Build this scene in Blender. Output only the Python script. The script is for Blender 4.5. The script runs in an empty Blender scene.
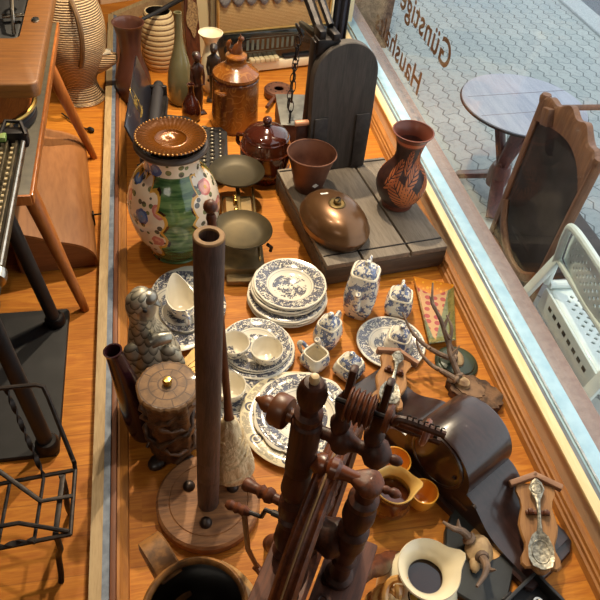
import bpy, bmesh, math, random
from mathutils import Vector, Matrix, Euler
random.seed(7)
PI = math.pi
S = bpy.context.scene
COL = S.collection
def R(d): return math.radians(d)

# ------------------------------------------------------------------ mesh builder
class MB:
    """collects shapes in a bmesh, then links them as one mesh object"""
    def __init__(s): s.bm = bmesh.new()
    def ring(s, pts): return [s.bm.verts.new(p) for p in pts]
    def skin(s, rings, closed=True, cap0=False, cap1=False):
        f = s.bm.faces.new
        for a, b in zip(rings, rings[1:]):
            n = max(len(a), len(b))
            if len(a) == 1 and len(b) == 1: continue
            m = n if closed else n - 1
            for i in range(m):
                j = (i + 1) % n
                try:
                    if len(a) == 1: f((a[0], b[j], b[i]))
                    elif len(b) == 1: f((a[i], a[j], b[0]))
                    else: f((a[i], a[j], b[j], b[i]))
                except ValueError: pass
        if cap0 and len(rings[0]) > 2: f(list(reversed(rings[0])))
        if cap1 and len(rings[-1]) > 2: f(rings[-1])
    def lathe(s, prof, n=32, M=None, rad=None, cap=False):
        M = M or Matrix()
        rings = []
        for r, z in prof:
            if r < 1e-5: rings.append(s.ring([M @ Vector((0, 0, z))]))
            else:
                rings.append(s.ring([M @ Vector((r*(rad(2*PI*i/n, r) if rad else 1)*math.cos(2*PI*i/n),
                              r*(rad(2*PI*i/n, r) if rad else 1)*math.sin(2*PI*i/n), z)) for i in range(n)]))
        s.skin(rings, True, cap and len(rings[0]) > 1, cap and len(rings[-1]) > 1)
        return s
    def loft(s, sections, cap=True):
        rings = [s.ring(p) for p in sections]
        s.skin(rings, True, cap, cap); return s
    def tube(s, pts, r, n=8, cap=True, flat=None):
        pts = [Vector(p) for p in pts]
        rr = r if isinstance(r, (list, tuple)) else [r]*len(pts)
        t0 = (pts[1]-pts[0]).normalized()
        up = Vector((0, 0, 1)) if abs(t0.z) < .9 else Vector((0, 1, 0))
        nx = t0.cross(up).normalized()
        rings = []
        for i, p in enumerate(pts):
            t = (pts[min(i+1, len(pts)-1)] - pts[max(i-1, 0)]).normalized()
            nx = (nx - t*nx.dot(t))
            nx = nx.normalized() if nx.length > 1e-6 else t.orthogonal().normalized()
            ny = t.cross(nx)
            fl = flat or 1
            rings.append(s.ring([p + (nx*math.cos(2*PI*k/n) + ny*math.sin(2*PI*k/n)*fl)*rr[i] for k in range(n)]))
        s.skin(rings, True, cap, cap); return s
    def loop(s, pts, r, n=8):
        pts = [Vector(p) for p in pts]; N = len(pts); rings = []
        for i, p in enumerate(pts):
            t = (pts[(i+1) % N]-pts[i-1]).normalized()
            c = sum(pts, Vector())/N
            nx = (p-c); nx = (nx - t*nx.dot(t)).normalized(); ny = t.cross(nx)
            rings.append(s.ring([p + (nx*math.cos(2*PI*k/n)+ny*math.sin(2*PI*k/n))*r for k in range(n)]))
        s.skin(rings+[rings[0]]); return s
    def box(s, c, d, rz=0, bev=0, M=None, seg=2):
        r = bmesh.ops.create_cube(s.bm, size=1)
        vs = r['verts']
        T = (M or Matrix()) @ Matrix.Translation(c) @ Matrix.Rotation(rz, 4, 'Z') @ Matrix.Diagonal((d[0], d[1], d[2], 1))
        bmesh.ops.transform(s.bm, matrix=T, verts=vs)
        if bev:
            es = list({e for v in vs for e in v.link_edges})
            bmesh.ops.bevel(s.bm, geom=es, offset=bev, segments=seg, affect='EDGES', profile=.5)
        return s
    def prism(s, pts, h0, h1, M=None, inset=0):
        """extrude a 2-D outline (counter-clockwise) from h0 to h1; inset chamfers the top edge"""
        M = M or Matrix()
        c = sum((Vector((p[0], p[1], 0)) for p in pts), Vector())/len(pts)
        def sh(k, h):
            o = []
            for p in pts:
                v = Vector((p[0], p[1], 0)); d = (v-c); L = d.length or 1
                v = c + d*(1-k/L); o.append(M @ Vector((v.x, v.y, h)))
            return o
        secs = [sh(0, h0), sh(0, h1-inset)] + ([sh(inset, h1)] if inset else [])
        if not inset: secs = [sh(0, h0), sh(0, h1)]
        s.loft(secs); return s
    def ball(s, c, r, n=16, m=10, M=None):
        if not isinstance(r, (tuple, list)): r = (r, r, r)
        T = Matrix.Translation(c) @ (M or Matrix()) @ Matrix.Diagonal((r[0], r[1], r[2], 1))
        return s.lathe([(math.sin(PI*i/m), -math.cos(PI*i/m)) if 0 < i < m else (0, -math.cos(PI*i/m)) for i in range(m+1)], n, T)
    def torus(s, c, R1, r, n=32, m=8, M=None, sy=1):
        T = Matrix.Translation(c) @ (M or Matrix())
        rings = []
        for i in range(n):
            a = 2*PI*i/n
            rings.append(s.ring([T @ Vector(((R1+r*math.cos(2*PI*k/m))*math.cos(a), sy*(R1+r*math.cos(2*PI*k/m))*math.sin(a), r*math.sin(2*PI*k/m))) for k in range(m)]))
        s.skin(rings+[rings[0]]); return s
    def grid(s, fn, nu, nv, wrap=False):
        rows = [s.ring([fn(i/(nu-(0 if wrap else 1)), j/(nv-1)) for i in range(nu)]) for j in range(nv)]
        s.skin(rows, wrap); return s
    def build(s, name, mat, parent=None, smooth=35, solid=0, offset=-1, sub=0):
        bmesh.ops.remove_doubles(s.bm, verts=s.bm.verts, dist=1e-6)
        bmesh.ops.recalc_face_normals(s.bm, faces=s.bm.faces)
        me = bpy.data.meshes.new(name); s.bm.to_mesh(me); s.bm.free()
        o = bpy.data.objects.new(name, me); COL.objects.link(o)
        me.materials.append(mat)
        if smooth:
            me.shade_smooth(); me.set_sharp_from_angle(angle=R(smooth))
        if solid:
            md = o.modifiers.new('thickness', 'SOLIDIFY'); md.thickness = solid; md.offset = offset
        if sub:
            md = o.modifiers.new('rounding', 'SUBSURF'); md.levels = sub; md.render_levels = sub
        if parent: o.parent = parent
        return o

def tag(o, label, cat, group=None, loc=None, rz=None):
    o['label'] = label; o['category'] = cat
    if group: o['group'] = group
    if loc is not None: o.location = loc
    if rz is not None: o.rotation_euler = (0, 0, rz)
    return o
def thing(name, label, cat, loc=(0, 0, 0), rz=0, group=None, rot=None):
    o = bpy.data.objects.new(name, None); COL.objects.link(o)
    o.empty_display_size = .05
    o.location = loc; o.rotation_euler = rot or (0, 0, rz)
    o['label'] = label; o['category'] = cat
    if group: o['group'] = group
    return o
def struct(o): o['kind'] = 'structure'; return o
def dup(root, label, loc, rz=0, rot=None):
    r = root.copy(); COL.objects.link(r); r.location = loc; r.rotation_euler = rot or (0, 0, rz); r['label'] = label
    for ch in list(root.children):
        c = ch.copy(); COL.objects.link(c); c.parent = r
        for g in list(ch.children):
            d = g.copy(); COL.objects.link(d); d.parent = c
    return r
def along(p, q):
    """matrix whose local z runs from p to q, origin at p"""
    p, q = Vector(p), Vector(q); d = q-p
    return Matrix.Translation(p) @ d.to_track_quat('Z', 'Y').to_matrix().to_4x4()
def spline(pts, n=6):
    """Catmull-Rom through points"""
    P = [Vector(p) for p in pts]; P = [P[0]*2-P[1]] + P + [P[-1]*2-P[-2]]; out = []
    for i in range(1, len(P)-2):
        for k in range(n):
            t = k/n; a, b, c, d = P[i-1], P[i], P[i+1], P[i+2]
            out.append(.5*((2*b)+(c-a)*t+(2*a-5*b+4*c-d)*t*t+(3*b-a-3*c+d)*t**3))
    out.append(P[-2]); return out
def sprof(pts, n=5):
    return [(max(0, v.x), v.y) for v in spline([(p[0], p[1], 0) for p in pts], n)]
def vessel(prof, wall=.004, floor_z=.006):
    """outer profile (foot to rim) -> closed double-walled profile"""
    inner = [(max(.001, r-wall), z) for r, z in reversed(prof) if z > floor_z]
    return [(0, prof[0][1])] + prof + inner + [(0, floor_z)]

# ------------------------------------------------------------------ material expressions
class X:
    def __init__(s, t, k): s.t, s.k = t, k
    def m(s, op, *o):
        n = s.t.nodes.new('ShaderNodeMath'); n.operation = op
        for i, v in enumerate((s,)+o):
            if isinstance(v, X): s.t.links.new(v.k, n.inputs[i])
            else: n.inputs[i].default_value = v
        return X(s.t, n.outputs[0])
    def __add__(s, o): return s.m('ADD', o)
    __radd__ = __add__
    def __mul__(s, o): return s.m('MULTIPLY', o)
    __rmul__ = __mul__
    def __sub__(s, o): return s.m('SUBTRACT', o)
    def __rsub__(s, o): return (s*-1)+o
    def __truediv__(s, o): return s.m('DIVIDE', o)
    def sin(s): return s.m('SINE')
    def abs(s): return s.m('ABSOLUTE')
    def floor(s): return s.m('FLOOR')
    def fr(s): return s.m('FRACT')
    def sqrt(s): return s.m('SQRT')
    def sq(s): return s*s
    def gt(s, o): return s.m('GREATER_THAN', o)
    def lt(s, o): return s.m('LESS_THAN', o)
    def max(s, o): return s.m('MAXIMUM', o)
    def min(s, o): return s.m('MINIMUM', o)
    def step(s, a, b):
        n = s.t.nodes.new('ShaderNodeMapRange'); n.interpolation_type = 'SMOOTHSTEP'
        s.t.links.new(s.k, n.inputs['Value']); n.inputs['From Min'].default_value = a; n.inputs['From Max'].default_value = b
        return X(s.t, n.outputs[0])
class Mat:
    def __init__(s, name):
        s.mat = bpy.data.materials.new(name); s.mat.use_nodes = True
        s.t = s.mat.node_tree; s.t.nodes.clear()
        s.out = s.t.nodes.new('ShaderNodeOutputMaterial'); s.b = s.t.nodes.new('ShaderNodeBsdfPrincipled')
        s.t.links.new(s.b.outputs[0], s.out.inputs[0])
        tc = s.t.nodes.new('ShaderNodeTexCoord'); s.o = tc.outputs['Object']
        sp = s.t.nodes.new('ShaderNodeSeparateXYZ'); s.t.links.new(s.o, sp.inputs[0])
        s.x, s.y, s.z = (X(s.t, sp.outputs[i]) for i in range(3))
    def vec(s, x=None, y=None, z=None):
        n = s.t.nodes.new('ShaderNodeCombineXYZ')
        for i, v in enumerate((x, y, z)):
            if isinstance(v, X): s.t.links.new(v.k, n.inputs[i])
            elif v is not None: n.inputs[i].default_value = v
        return n.outputs[0]
    def scaled(s, sc):
        n = s.t.nodes.new('ShaderNodeMapping'); n.inputs['Scale'].default_value = sc if isinstance(sc, tuple) else (sc,)*3
        s.t.links.new(s.o, n.inputs[0]); return n.outputs[0]
    def noise(s, scale=10, detail=4, rough=.55, v=None, dist=0):
        n = s.t.nodes.new('ShaderNodeTexNoise'); n.inputs['Scale'].default_value = scale
        n.inputs['Detail'].default_value = detail; n.inputs['Roughness'].default_value = rough; n.inputs['Distortion'].default_value = dist
        s.t.links.new(v or s.o, n.inputs['Vector']); return X(s.t, n.outputs[0])
    def voro(s, scale=10, v=None, feat='F1', out='Distance', rnd=1):
        n = s.t.nodes.new('ShaderNodeTexVoronoi'); n.feature = feat; n.inputs['Scale'].default_value = scale
        n.inputs['Randomness'].default_value = rnd
        s.t.links.new(v or s.o, n.inputs['Vector']); return X(s.t, n.outputs[out])
    def ang(s): return s.y.m('ARCTAN2', s.x)
    def rad(s): return (s.x.sq()+s.y.sq()).sqrt()
    def mix(s, f, a, b):
        n = s.t.nodes.new('ShaderNodeMix'); n.data_type = 'RGBA'
        for v, i in ((f, 0), (a, 6), (b, 7)):
            if isinstance(v, X): s.t.links.new(v.k, n.inputs[i])
            elif isinstance(v, (int, float)): n.inputs[i].default_value = v
            else: n.inputs[i].default_value = (v[0], v[1], v[2], 1)
        return X(s.t, n.outputs[2])
    def set(s, color=None, rough=.5, metal=0, coat=0, spec=.5, bump=None, bs=.3, bd=.004, trans=0, sheen=0, sss=0):
        b = s.b
        for k, v in (('Base Color', color), ('Roughness', rough), ('Metallic', metal), ('Coat Weight', coat),
                     ('Specular IOR Level', spec), ('Transmission Weight', trans), ('Sheen Weight', sheen)):
            if v is None: continue
            if isinstance(v, X): s.t.links.new(v.k, b.inputs[k])
            elif isinstance(v, tuple): b.inputs[k].default_value = (*v, 1)
            else: b.inputs[k].default_value = v
        b.inputs['Coat Roughness'].default_value = .06
        if bump is not None:
            n = s.t.nodes.new('ShaderNodeBump'); n.inputs['Strength'].default_value = bs; n.inputs['Distance'].default_value = bd
            s.t.links.new(bump.k, n.inputs['Height']); s.t.links.new(n.outputs[0], b.inputs['Normal'])
        return s.mat
def C(r, g, b):
    """sRGB 0-255 -> linear"""
    f = lambda v: (v/255/12.92) if v/255 <= .04045 else ((v/255+.055)/1.055)**2.4
    return (f(r), f(g), f(b))
def simple(name, c1, c2=None, rough=.5, metal=0, coat=0, scale=12, bump=0, detail=4, bd=.003, spec=.5):
    m = Mat(name); n = m.noise(scale, detail)
    return m.set(m.mix(n.step(.35, .68), c1, c2 or c1), rough, metal, coat, spec, n if bump else None, bump, bd)
def wood(name, c1, c2, axis=2, scale=9, rough=.42, coat=.15, stretch=9, bump=.12, spec=.5):
    m = Mat(name)
    sc = [stretch]*3; sc[axis] = 1
    v = m.scaled(tuple(k*scale/9 for k in sc))
    g = m.noise(4, 6, .6, v, 1.2); f = m.noise(26, 3, .5, v)
    return m.set(m.mix((g*.7+f*.3).step(.33, .66), c1, c2), rough, 0, coat, spec, f, bump, .002)
# ------------------------------------------------------------------ materials
def mk_floor():
    m = Mat('oak_floor')
    row = (m.y/.095).floor()
    off = (row*12.9898).sin()*43.7
    xx = m.x/1.1+off.fr()*3
    bid = ((xx.floor()*7.13+row*3.77).sin()*91.7).fr()
    v = m.vec(m.x*1.3+bid*9, m.y*13, bid*5)
    g = m.noise(3.2, 6, .62, v, 1.6); f = m.noise(18, 3, .5, v)
    c = m.mix((g*.75+f*.25).step(.34, .68), C(166, 94, 24), C(206, 134, 44))
    c = m.mix((bid*.35), c, C(150, 86, 28))
    k = m.noise(2.2, 2, .5, m.vec(m.x*1.5, m.y*3, 0)).step(.72, .8)
    c = m.mix(k*.5, c, C(128, 72, 30))
    gap = ((m.y/.095).fr()-.5).abs().gt(.487)
    c = m.mix(gap*.4, c, C(96, 52, 20))
    return m.set(c, .55, 0, 0, .25, f, .06, .002)
FLOOR = mk_floor()
def mk_pave():
    m = Mat('interlocking_pavers')
    tri = lambda a: ((a.fr()-.5).abs()*4-1)
    u = m.x+tri(m.y/.10)*.014
    w = m.y+tri(m.x/.10)*.010
    ru = (u/.105); a = (ru.fr()-.5).abs()
    rw = (w/.20+ru.floor()*.5); b = (rw.fr()-.5).abs()
    g = a.gt(.455).max(b.gt(.484)*.7)
    cell = ((ru.floor()*3.1+rw.floor()*7.7).sin()*51.3).fr()
    n = m.noise(30, 5); n2 = m.noise(1.4, 3)
    c = m.mix(cell*.6, C(170, 180, 180), C(190, 198, 196))
    c = m.mix(n2.step(.35, .7)*.45, c, C(156, 168, 174))
    c = m.mix(n.step(.45, .75)*.35, c, C(120, 126, 126))
    c = m.mix(g*.75, c, C(84, 92, 96))
    return m.set(c, .85, 0, 0, .3, g*-1+n*.15, .6, .006)
PAVE = mk_pave()
ASPH = simple('asphalt', C(118, 126, 136), C(140, 148, 156), .9, scale=160, bump=.3)
KERB = simple('kerb_concrete', C(168, 178, 182), C(186, 194, 196), .85, scale=60, bump=.2)
WALL = simple('cream_wall', C(246, 226, 182), C(238, 216, 170), .8, scale=5, bump=.05)
DIMWALL = simple('dim_shop_wall', C(112, 92, 72), C(98, 80, 62), .9, scale=5)
CEIL = simple('grey_beige_ceiling', C(150, 138, 122), C(142, 130, 114), .9, scale=8)
PIER = simple('rough_brown_render', C(92, 70, 58), C(138, 112, 92), .95, scale=34, bump=.9, bd=.01)
ALU = simple('frame_sky_reflection_blue', C(176, 208, 222), C(156, 192, 210), .28, .15, .3, scale=18, bump=.03)  # pale blue is the sky's reflection put into the aluminium's colour
CREAMW = wood('cream_wood', C(226, 196, 140), C(240, 214, 164), 1, 7, .45)
RAILW = wood('pale_rail_wood', C(150, 122, 82), C(178, 150, 108), 1, 12, .6)
TRACK = simple('grey_metal_track', C(96, 104, 118), C(120, 128, 140), .6, .2, scale=40)
REDW = wood('red_brown_moulding', C(96, 52, 26), C(124, 70, 34), 1, 10, .6, 0)
GOLDW = wood('golden_moulding', C(140, 86, 34), C(172, 112, 46), 1, 12, .6, 0)
PANELW = wood('taupe_sill_panel', C(214, 184, 152), C(222, 194, 162), 1, 6, .5)
SILL = simple('mauve_stone_sill', C(146, 120, 112), C(160, 134, 124), .7, scale=50, bump=.1)
GAPSHADE = simple('grey_gap_shade', C(96, 102, 108), C(120, 126, 132), .6)  # shade of the gap beside the frame, as a grey tone
def mk_glass():
    m = Mat('window_glass'); t = m.t
    tr = t.nodes.new('ShaderNodeBsdfTransparent'); gl = t.nodes.new('ShaderNodeBsdfGlossy')
    tr.inputs[0].default_value = (.97, .985, .98, 1); gl.inputs['Roughness'].default_value = .01
    lw = t.nodes.new('ShaderNodeLayerWeight'); lw.inputs[0].default_value = .5
    f = X(t, lw.outputs['Facing']); f = f.sq()*f.sq()*.35+.022
    mx = t.nodes.new('ShaderNodeMixShader')
    t.links.new(f.k, mx.inputs[0]); t.links.new(tr.outputs[0], mx.inputs[1]); t.links.new(gl.outputs[0], mx.inputs[2])
    t.links.new(mx.outputs[0], m.out.inputs[0]); return m.mat
GLASS = mk_glass()
LETTER = simple('brown_window_lettering', C(116, 82, 58), C(104, 72, 50), .6)

DARKW = wood('dark_walnut', C(42, 22, 14), C(76, 40, 24), 2, 10, .48, .0, spec=.3)
MIDW = wood('reddish_walnut', C(66, 34, 20), C(108, 58, 32), 2, 10, .45, .0, spec=.35)
DARKWX = wood('dark_walnut_plank', C(62, 32, 20), C(100, 54, 32), 1, 10, .7, 0)
POLEW = wood('weathered_pole_wood', C(56, 40, 34), C(90, 66, 56), 2, 14, .6, .05, bump=.4)
BASEW = wood('worn_round_base_wood', C(106, 66, 36), C(156, 106, 62), 0, 10, .65, 0, bump=.3)
ENDG = simple('pale_end_grain', C(116, 84, 48), C(146, 108, 64), .7, scale=60, bump=.3)
BOLT = simple('dark_iron_bolt', C(58, 48, 44), C(80, 68, 60), .4, .7)
IRON = simple('black_iron', C(30, 26, 26), C(52, 46, 44), .45, .6, scale=30, bump=.15)
BLACKM = simple('black_enamel', C(18, 16, 17), C(28, 25, 26), .55, 0, .05, scale=20, bump=.08)
WROUGHT = simple('wrought_iron', C(34, 28, 26), C(58, 48, 42), .5, .5, scale=50, bump=.25)
STEEL = simple('nickel_steel', C(176, 168, 156), C(204, 196, 184), .25, 1, scale=40)
BRASS = simple('brass', C(196, 160, 88), C(168, 130, 64), .28, 1, scale=20)
AGEDBRASS = simple('aged_brass', C(132, 108, 66), C(98, 82, 54), .4, .9, scale=16, bump=.05)
COPPER = simple('old_copper', C(124, 82, 62), C(92, 58, 46), .5, .5, scale=10, bump=.06)
BRONZE = simple('polished_bronze', C(116, 82, 52), C(96, 66, 40), .3, .55, .2, scale=5, bump=.02)
PEWTER = simple('pewter', C(166, 160, 146), C(112, 108, 98), .35, .9, scale=40, bump=.5)
LEGW = wood('teak_leg', C(150, 82, 34), C(184, 108, 50), 2, 8, .35, .3)
SEWW = wood('orange_oak_veneer', C(116, 68, 22), C(144, 90, 34), 0, 12, .45, .15, 14)
BENTW = wood('bent_plywood', C(138, 86, 44), C(164, 108, 62), 1, 6, .45, .15, 6)
BENTE = wood('dark_plywood_end', C(112, 66, 34), C(136, 84, 46), 0, 6, .5, .1)
OLIVE = simple('olive_grey_top', C(86, 76, 56), C(72, 62, 46), .5, scale=30, bump=.1)
GREYW = wood('grey_weathered_plank', C(104, 92, 78), C(132, 118, 102), 1, 9, .75, 0, bump=.5)
SLABW = wood('blackened_board', C(52, 46, 42), C(74, 66, 60), 2, 8, .6, .05, bump=.3)
STRAPW = simple('blackened_strap', C(34, 30, 30), C(52, 46, 44), .6, scale=40, bump=.3)
GREYMET = simple('grey_zinc', C(136, 134, 128), C(110, 108, 102), .5, .6, scale=14, bump=.1)
RUST = simple('rusty_iron', C(96, 58, 44), C(70, 44, 36), .7, .3, scale=30, bump=.3)
PINKW = wood('rosy_handle_wood', C(190, 126, 88), C(208, 148, 108), 0, 12, .4)
CLOCKW = wood('black_brown_mahogany', C(38, 24, 22), C(58, 38, 34), 0, 6, .28, .35, 7, .05)
LEATH = simple('dark_leather', C(38, 34, 34), C(56, 50, 50), .6, 0, 0, scale=8, bump=.1)
FRAMEW = wood('weathered_chair_wood', C(100, 66, 46), C(132, 92, 66), 2, 10, .6)
TABLEW = wood('bluish_weathered_top', C(150, 158, 178), C(174, 180, 196), 1, 5, .45, .2, 10)
MAHOG = wood('mahogany_leg', C(72, 36, 34), C(104, 56, 50), 2, 10, .4, .2)
PLAST = simple('white_plastic', C(214, 226, 222), C(224, 234, 230), .4, 0, .1)
OCHRE = simple('ochre_glaze', C(226, 162, 62), C(208, 140, 46), .2, 0, .5, scale=8)
BROWNGL = simple('brown_glaze', C(92, 44, 22), C(58, 26, 14), .12, 0, .7, scale=7, bump=.03)
DKBROWN = simple('dark_brown_glaze', C(64, 26, 16), C(40, 16, 10), .1, 0, .8, scale=6)
DARKVASE = simple('dark_brown_matt_ceramic', C(88, 52, 40), C(66, 38, 30), .35, 0, .25, scale=6, bump=.05)
GREYGREEN = simple('grey_green_glaze', C(112, 104, 74), C(92, 86, 60), .2, 0, .5, scale=5)
CREAMC = simple('cream_glaze', C(236, 222, 190), C(228, 210, 172), .2, 0, .5, scale=6)
PURPLE = simple('aubergine_glaze', C(50, 22, 28), C(38, 16, 22), .22, 0, .25, scale=5)
TERRAIN = simple('terracotta_slip', C(192, 100, 62), C(170, 82, 50), .4, 0, .15, scale=10)
WHITECH = simple('white_china', C(232, 222, 200), C(226, 214, 190), .15, 0, .5)
PAPER = simple('white_price_sticker', C(236, 232, 222), C(230, 226, 216), .7)
BONE = simple('bone_ivory', C(214, 186, 140), C(190, 160, 116), .4, scale=20)
ANTLER = simple('antler_horn', C(92, 72, 58), C(134, 108, 86), .6, scale=30, bump=.5)
SKULL = simple('skull_bone', C(180, 150, 108), C(120, 90, 62), .65, scale=24, bump=.5)
GREENW = simple('dark_green_plaque', C(54, 64, 44), C(40, 48, 34), .4, 0, .2, scale=10)
BLACKPL = simple('black_plaque_wood', C(44, 46, 44), C(34, 34, 34), .5, scale=20, bump=.1)
BARK = simple('rough_bark', C(120, 88, 62), C(66, 48, 36), .9, scale=26, bump=1.0, bd=.012)
PLAQW = wood('oak_spoon_plaque', C(128, 84, 42), C(160, 112, 62), 1, 12, .6, 0)
FABRICBLUE = simple('dark_blue_cloth', C(38, 42, 56), C(28, 30, 40), .9, scale=40, bump=.3)
CLOTHW = simple('pale_crumpled_cloth', C(196, 186, 182), C(160, 152, 156), .9, scale=30, bump=.3)
LACE = simple('grey_lace', C(128, 124, 120), C(104, 100, 98), .9, scale=160, bump=.6)
DIALG = simple('black_dial_glass', C(18, 22, 22), C(34, 38, 36), .12, 0, .6, scale=20)
DIALMARK = simple('dial_print', C(92, 104, 96), C(72, 84, 78), .4)
GOLDINK = simple('gold_lettering', C(176, 146, 76), C(156, 126, 60), .4, .5)
DARKHOLE = simple('neck_shade', C(40, 20, 16), C(34, 16, 12), .1, 0, .5)  # shade down the jug's neck, put into a near-black colour
IVORYKEY = simple('ivory_key', C(206, 186, 146), C(176, 156, 118), .35, 0, .3)
CORKBARK = simple('gnarled_brown_wood', C(106, 68, 36), C(54, 34, 20), .6, 0, .2, scale=34, bump=1.0, bd=.012)
PUMICE = simple('figure_black', C(34, 26, 24), C(52, 40, 34), .4, 0, .3)
CARVED = simple('carved_dark_wood', C(70, 36, 22), C(46, 24, 16), .35, 0, .35, scale=26, bump=.5)

BLUE = C(30, 35, 62)
def mk_china(name, Rr, cream=C(226, 216, 196), kind='garden'):
    """blue-and-white transfer-ware plate of radius Rr"""
    m = Mat(name); r = m.rad()/Rr
    v = m.scaled(1/Rr)
    a = m.noise(9.5, 6, .75, v, .7); b = m.voro(7.5, v); d = m.noise(24, 3, .6, v)
    ink = (a*.8+d*.45).gt(.595)
    band = r.gt(.66)*r.lt(.955)
    edge = r.gt(.955)*0
    flower = b.lt(.33)*(1-b.lt(.12)).max(0)
    rim = (ink.max(flower*d.gt(.42)))*band
    line = (r-.655).abs().lt(.012)+(r-.60).abs().lt(.006)
    scene = (m.noise(4.2, 7, .75, v, .4)*.7+d*.3).gt(.495)*r.lt(.53-m.noise(5, 2, .5, v)*.1)
    if kind == 'medallion':
        th = m.ang(); k = (th*(8/6.28318)).fr()-.5
        med = (((k*.75).sq()+((r-.82)*1.0).sq()).sqrt())
        rim = med.lt(.055).max(((med-.095).abs()).lt(.018)).max(ink*band*.5*((k.abs()).gt(.2)))
        scene = scene*0
    f = (rim+scene+line*.6).min(1)
    hue = m.noise(9, 2, .5, v)
    c = m.mix(f*.88, cream, m.mix(hue.step(.3, .7), BLUE, C(54, 62, 92)))
    return m.set(c, .16, 0, .5, .5)
CH_A = mk_china('blue_landscape_china', .118)
CH_B = mk_china('blue_landscape_china_large', .13)
CH_S = mk_china('blue_landscape_saucer', .095)
CH_T = mk_china('blue_landscape_tea_plate', .108)
CH_F = mk_china('blue_floral_scalloped', .142)
CH_M = mk_china('blue_medallion_platter', .165, C(222, 206, 170), 'medallion')
CH_O = mk_china('blue_oval_platter', .17)
def mk_pot():
    m = Mat('blue_willow_pot')
    a = m.noise(46, 5, .7, None, .5); d = m.noise(120, 3); n = m.noise(22, 2)
    ink = ((a*.8+d*.4).gt(.6))*n.gt(.44)
    c = m.mix(ink*.9, C(232, 224, 206), m.mix(d.step(.35, .65), C(34, 50, 98), C(84, 104, 150)))
    return m.set(c, .12, 0, .6)
POT = mk_pot()
def mk_cup():
    m = Mat('blue_pattern_cup_outside')
    a = m.noise(60, 5, .7, None, .5)
    r = m.rad()
    c = m.mix(a.gt(.53)*.85, C(232, 222, 198), BLUE)
    return m.set(c, .14, 0, .5)
CUPOUT = mk_cup()

def mk_green_vase():
    m = Mat('painted_green_majolica')
    th = m.ang(); z = m.z
    white = None; gold = None; dark = None
    for t0, z0, a, b, k in ((-2.62, .19, .74, .155, 9), (-.50, .215, .62, .15, 9), (1.2, .2, .7, .16, 9)):
        dt = (th-t0)
        u = dt/a; w = (z-z0)/b
        d = (u.sq()+w.sq()).sqrt()
        an = w.m('ARCTAN2', u)
        d = d-((an*k*.7).sin().abs())*.20+.09
        wi = d.lt(1.0); go = d.lt(1.10)*(1-wi); dk = d.lt(1.15)*d.gt(1.07)*((an*k*2).sin().gt(.2))
        white = wi if white is None else white.max(wi)
        gold = go if gold is None else gold.max(go)
        dark = dk if dark is None else dark.max(dk)
    neck = z.gt(.355)
    white = white.max(neck)
    v = m.voro(26); vc = m.voro(26, None, 'F1', 'Color'); n = m.noise(30, 4)
    str_ = m.noise(7, 4, .6, m.scaled((1.5, 1.5, 11)))
    green = m.mix(str_.step(.35, .65), C(52, 82, 44), C(104, 128, 76))
    c = m.mix(white, green, C(226, 204, 178))
    big = m.voro(13); leafm = m.voro(38)
    cc = m.voro(13, None, 'F1', 'Color')
    bigd = big+(n-.5)*.35
    c = m.mix(white*bigd.lt(.36)*.95, c, m.mix(cc.gt(.5), C(196, 110, 100), C(58, 88, 148)))
    c = m.mix(white*bigd.lt(.24)*.8, c, m.mix(cc.gt(.5), C(222, 160, 140), C(120, 146, 190)))
    c = m.mix(white*(big.lt(.09))*.9, c, C(196, 150, 52))
    c = m.mix(white*leafm.lt(.36)*big.gt(.34)*.9, c, m.mix(n.gt(.5), C(44, 42, 34), C(84, 98, 48)))
    c = m.mix(gold*(1-neck), c, C(206, 152, 62))
    c = m.mix(dark*(1-neck), c, C(52, 32, 22))
    return m.set(c, .14, 0, .6)
GREENV = mk_green_vase()
def mk_terra():
    m = Mat('carved_terracotta')
    th = m.ang(); z = m.z
    leaf = None
    for t0, z0, ang, L, W in ((-1.35, .075, 1.0, .085, .036), (-2.35, .09, 2.2, .075, .034), (-.35, .09, .7, .075, .032),
                              (-1.75, .175, .9, .07, .022), (-.9, .17, 1.9, .05, .024), (-2.9, .16, 1.2, .06, .025), (-1.9, .07, 2.0, .07, .03), (-.95, .07, 1.3, .07, .03), (-1.35, .22, 1.6, .05, .02), (-2.2, .21, 1.4, .05, .02), (-.5, .2, 1.7, .05, .02), (.6, .1, 1.2, .08, .034), (1.8, .1, 1.4, .08, .034)):
        u = (th-t0)*.085; w = z-z0
        s_ = u*math.cos(ang)+w*math.sin(ang); t_ = (u*-math.sin(ang)+w*math.cos(ang)).abs()
        d = ((s_/L).sq()+(t_/W).sq()).lt(1)
        st = ((s_*58-t_*70).fr()-.5).abs().lt(.34)*t_.gt(.002)
        k = d*st
        leaf = k if leaf is None else leaf.max(k)
    ground = m.mix(m.noise(40, 3).step(.4, .6), C(62, 34, 28), C(46, 26, 24))
    c = m.mix(leaf, ground, m.mix(m.noise(9, 2).step(.35, .65), C(196, 112, 62), C(160, 82, 46)))
    lo = z.lt(.03).max(z.gt(.262))
    c = m.mix(lo, c, C(104, 52, 36))
    return m.set(c, .45, 0, .1, .5, leaf, .5, .003)
TERRA = mk_terra()
def mk_rumtopf():
    m = Mat('amber_embossed_glaze')
    v = m.voro(24, None, 'DISTANCE_TO_EDGE'); w = (m.voro(20)*6).fr()
    ln = ((m.noise(17, 1, .4)*9).fr()-.5).abs().lt(.10)*m.z.gt(.03)
    c = m.mix(m.noise(7, 3).step(.3, .7), C(100, 54, 16), C(134, 78, 26))
    c = m.mix(ln*.3, c, C(180, 124, 58))
    return m.set(c, .25, 0, .3, .5, ln, .8, .004)
RUM = mk_rumtopf()
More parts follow.
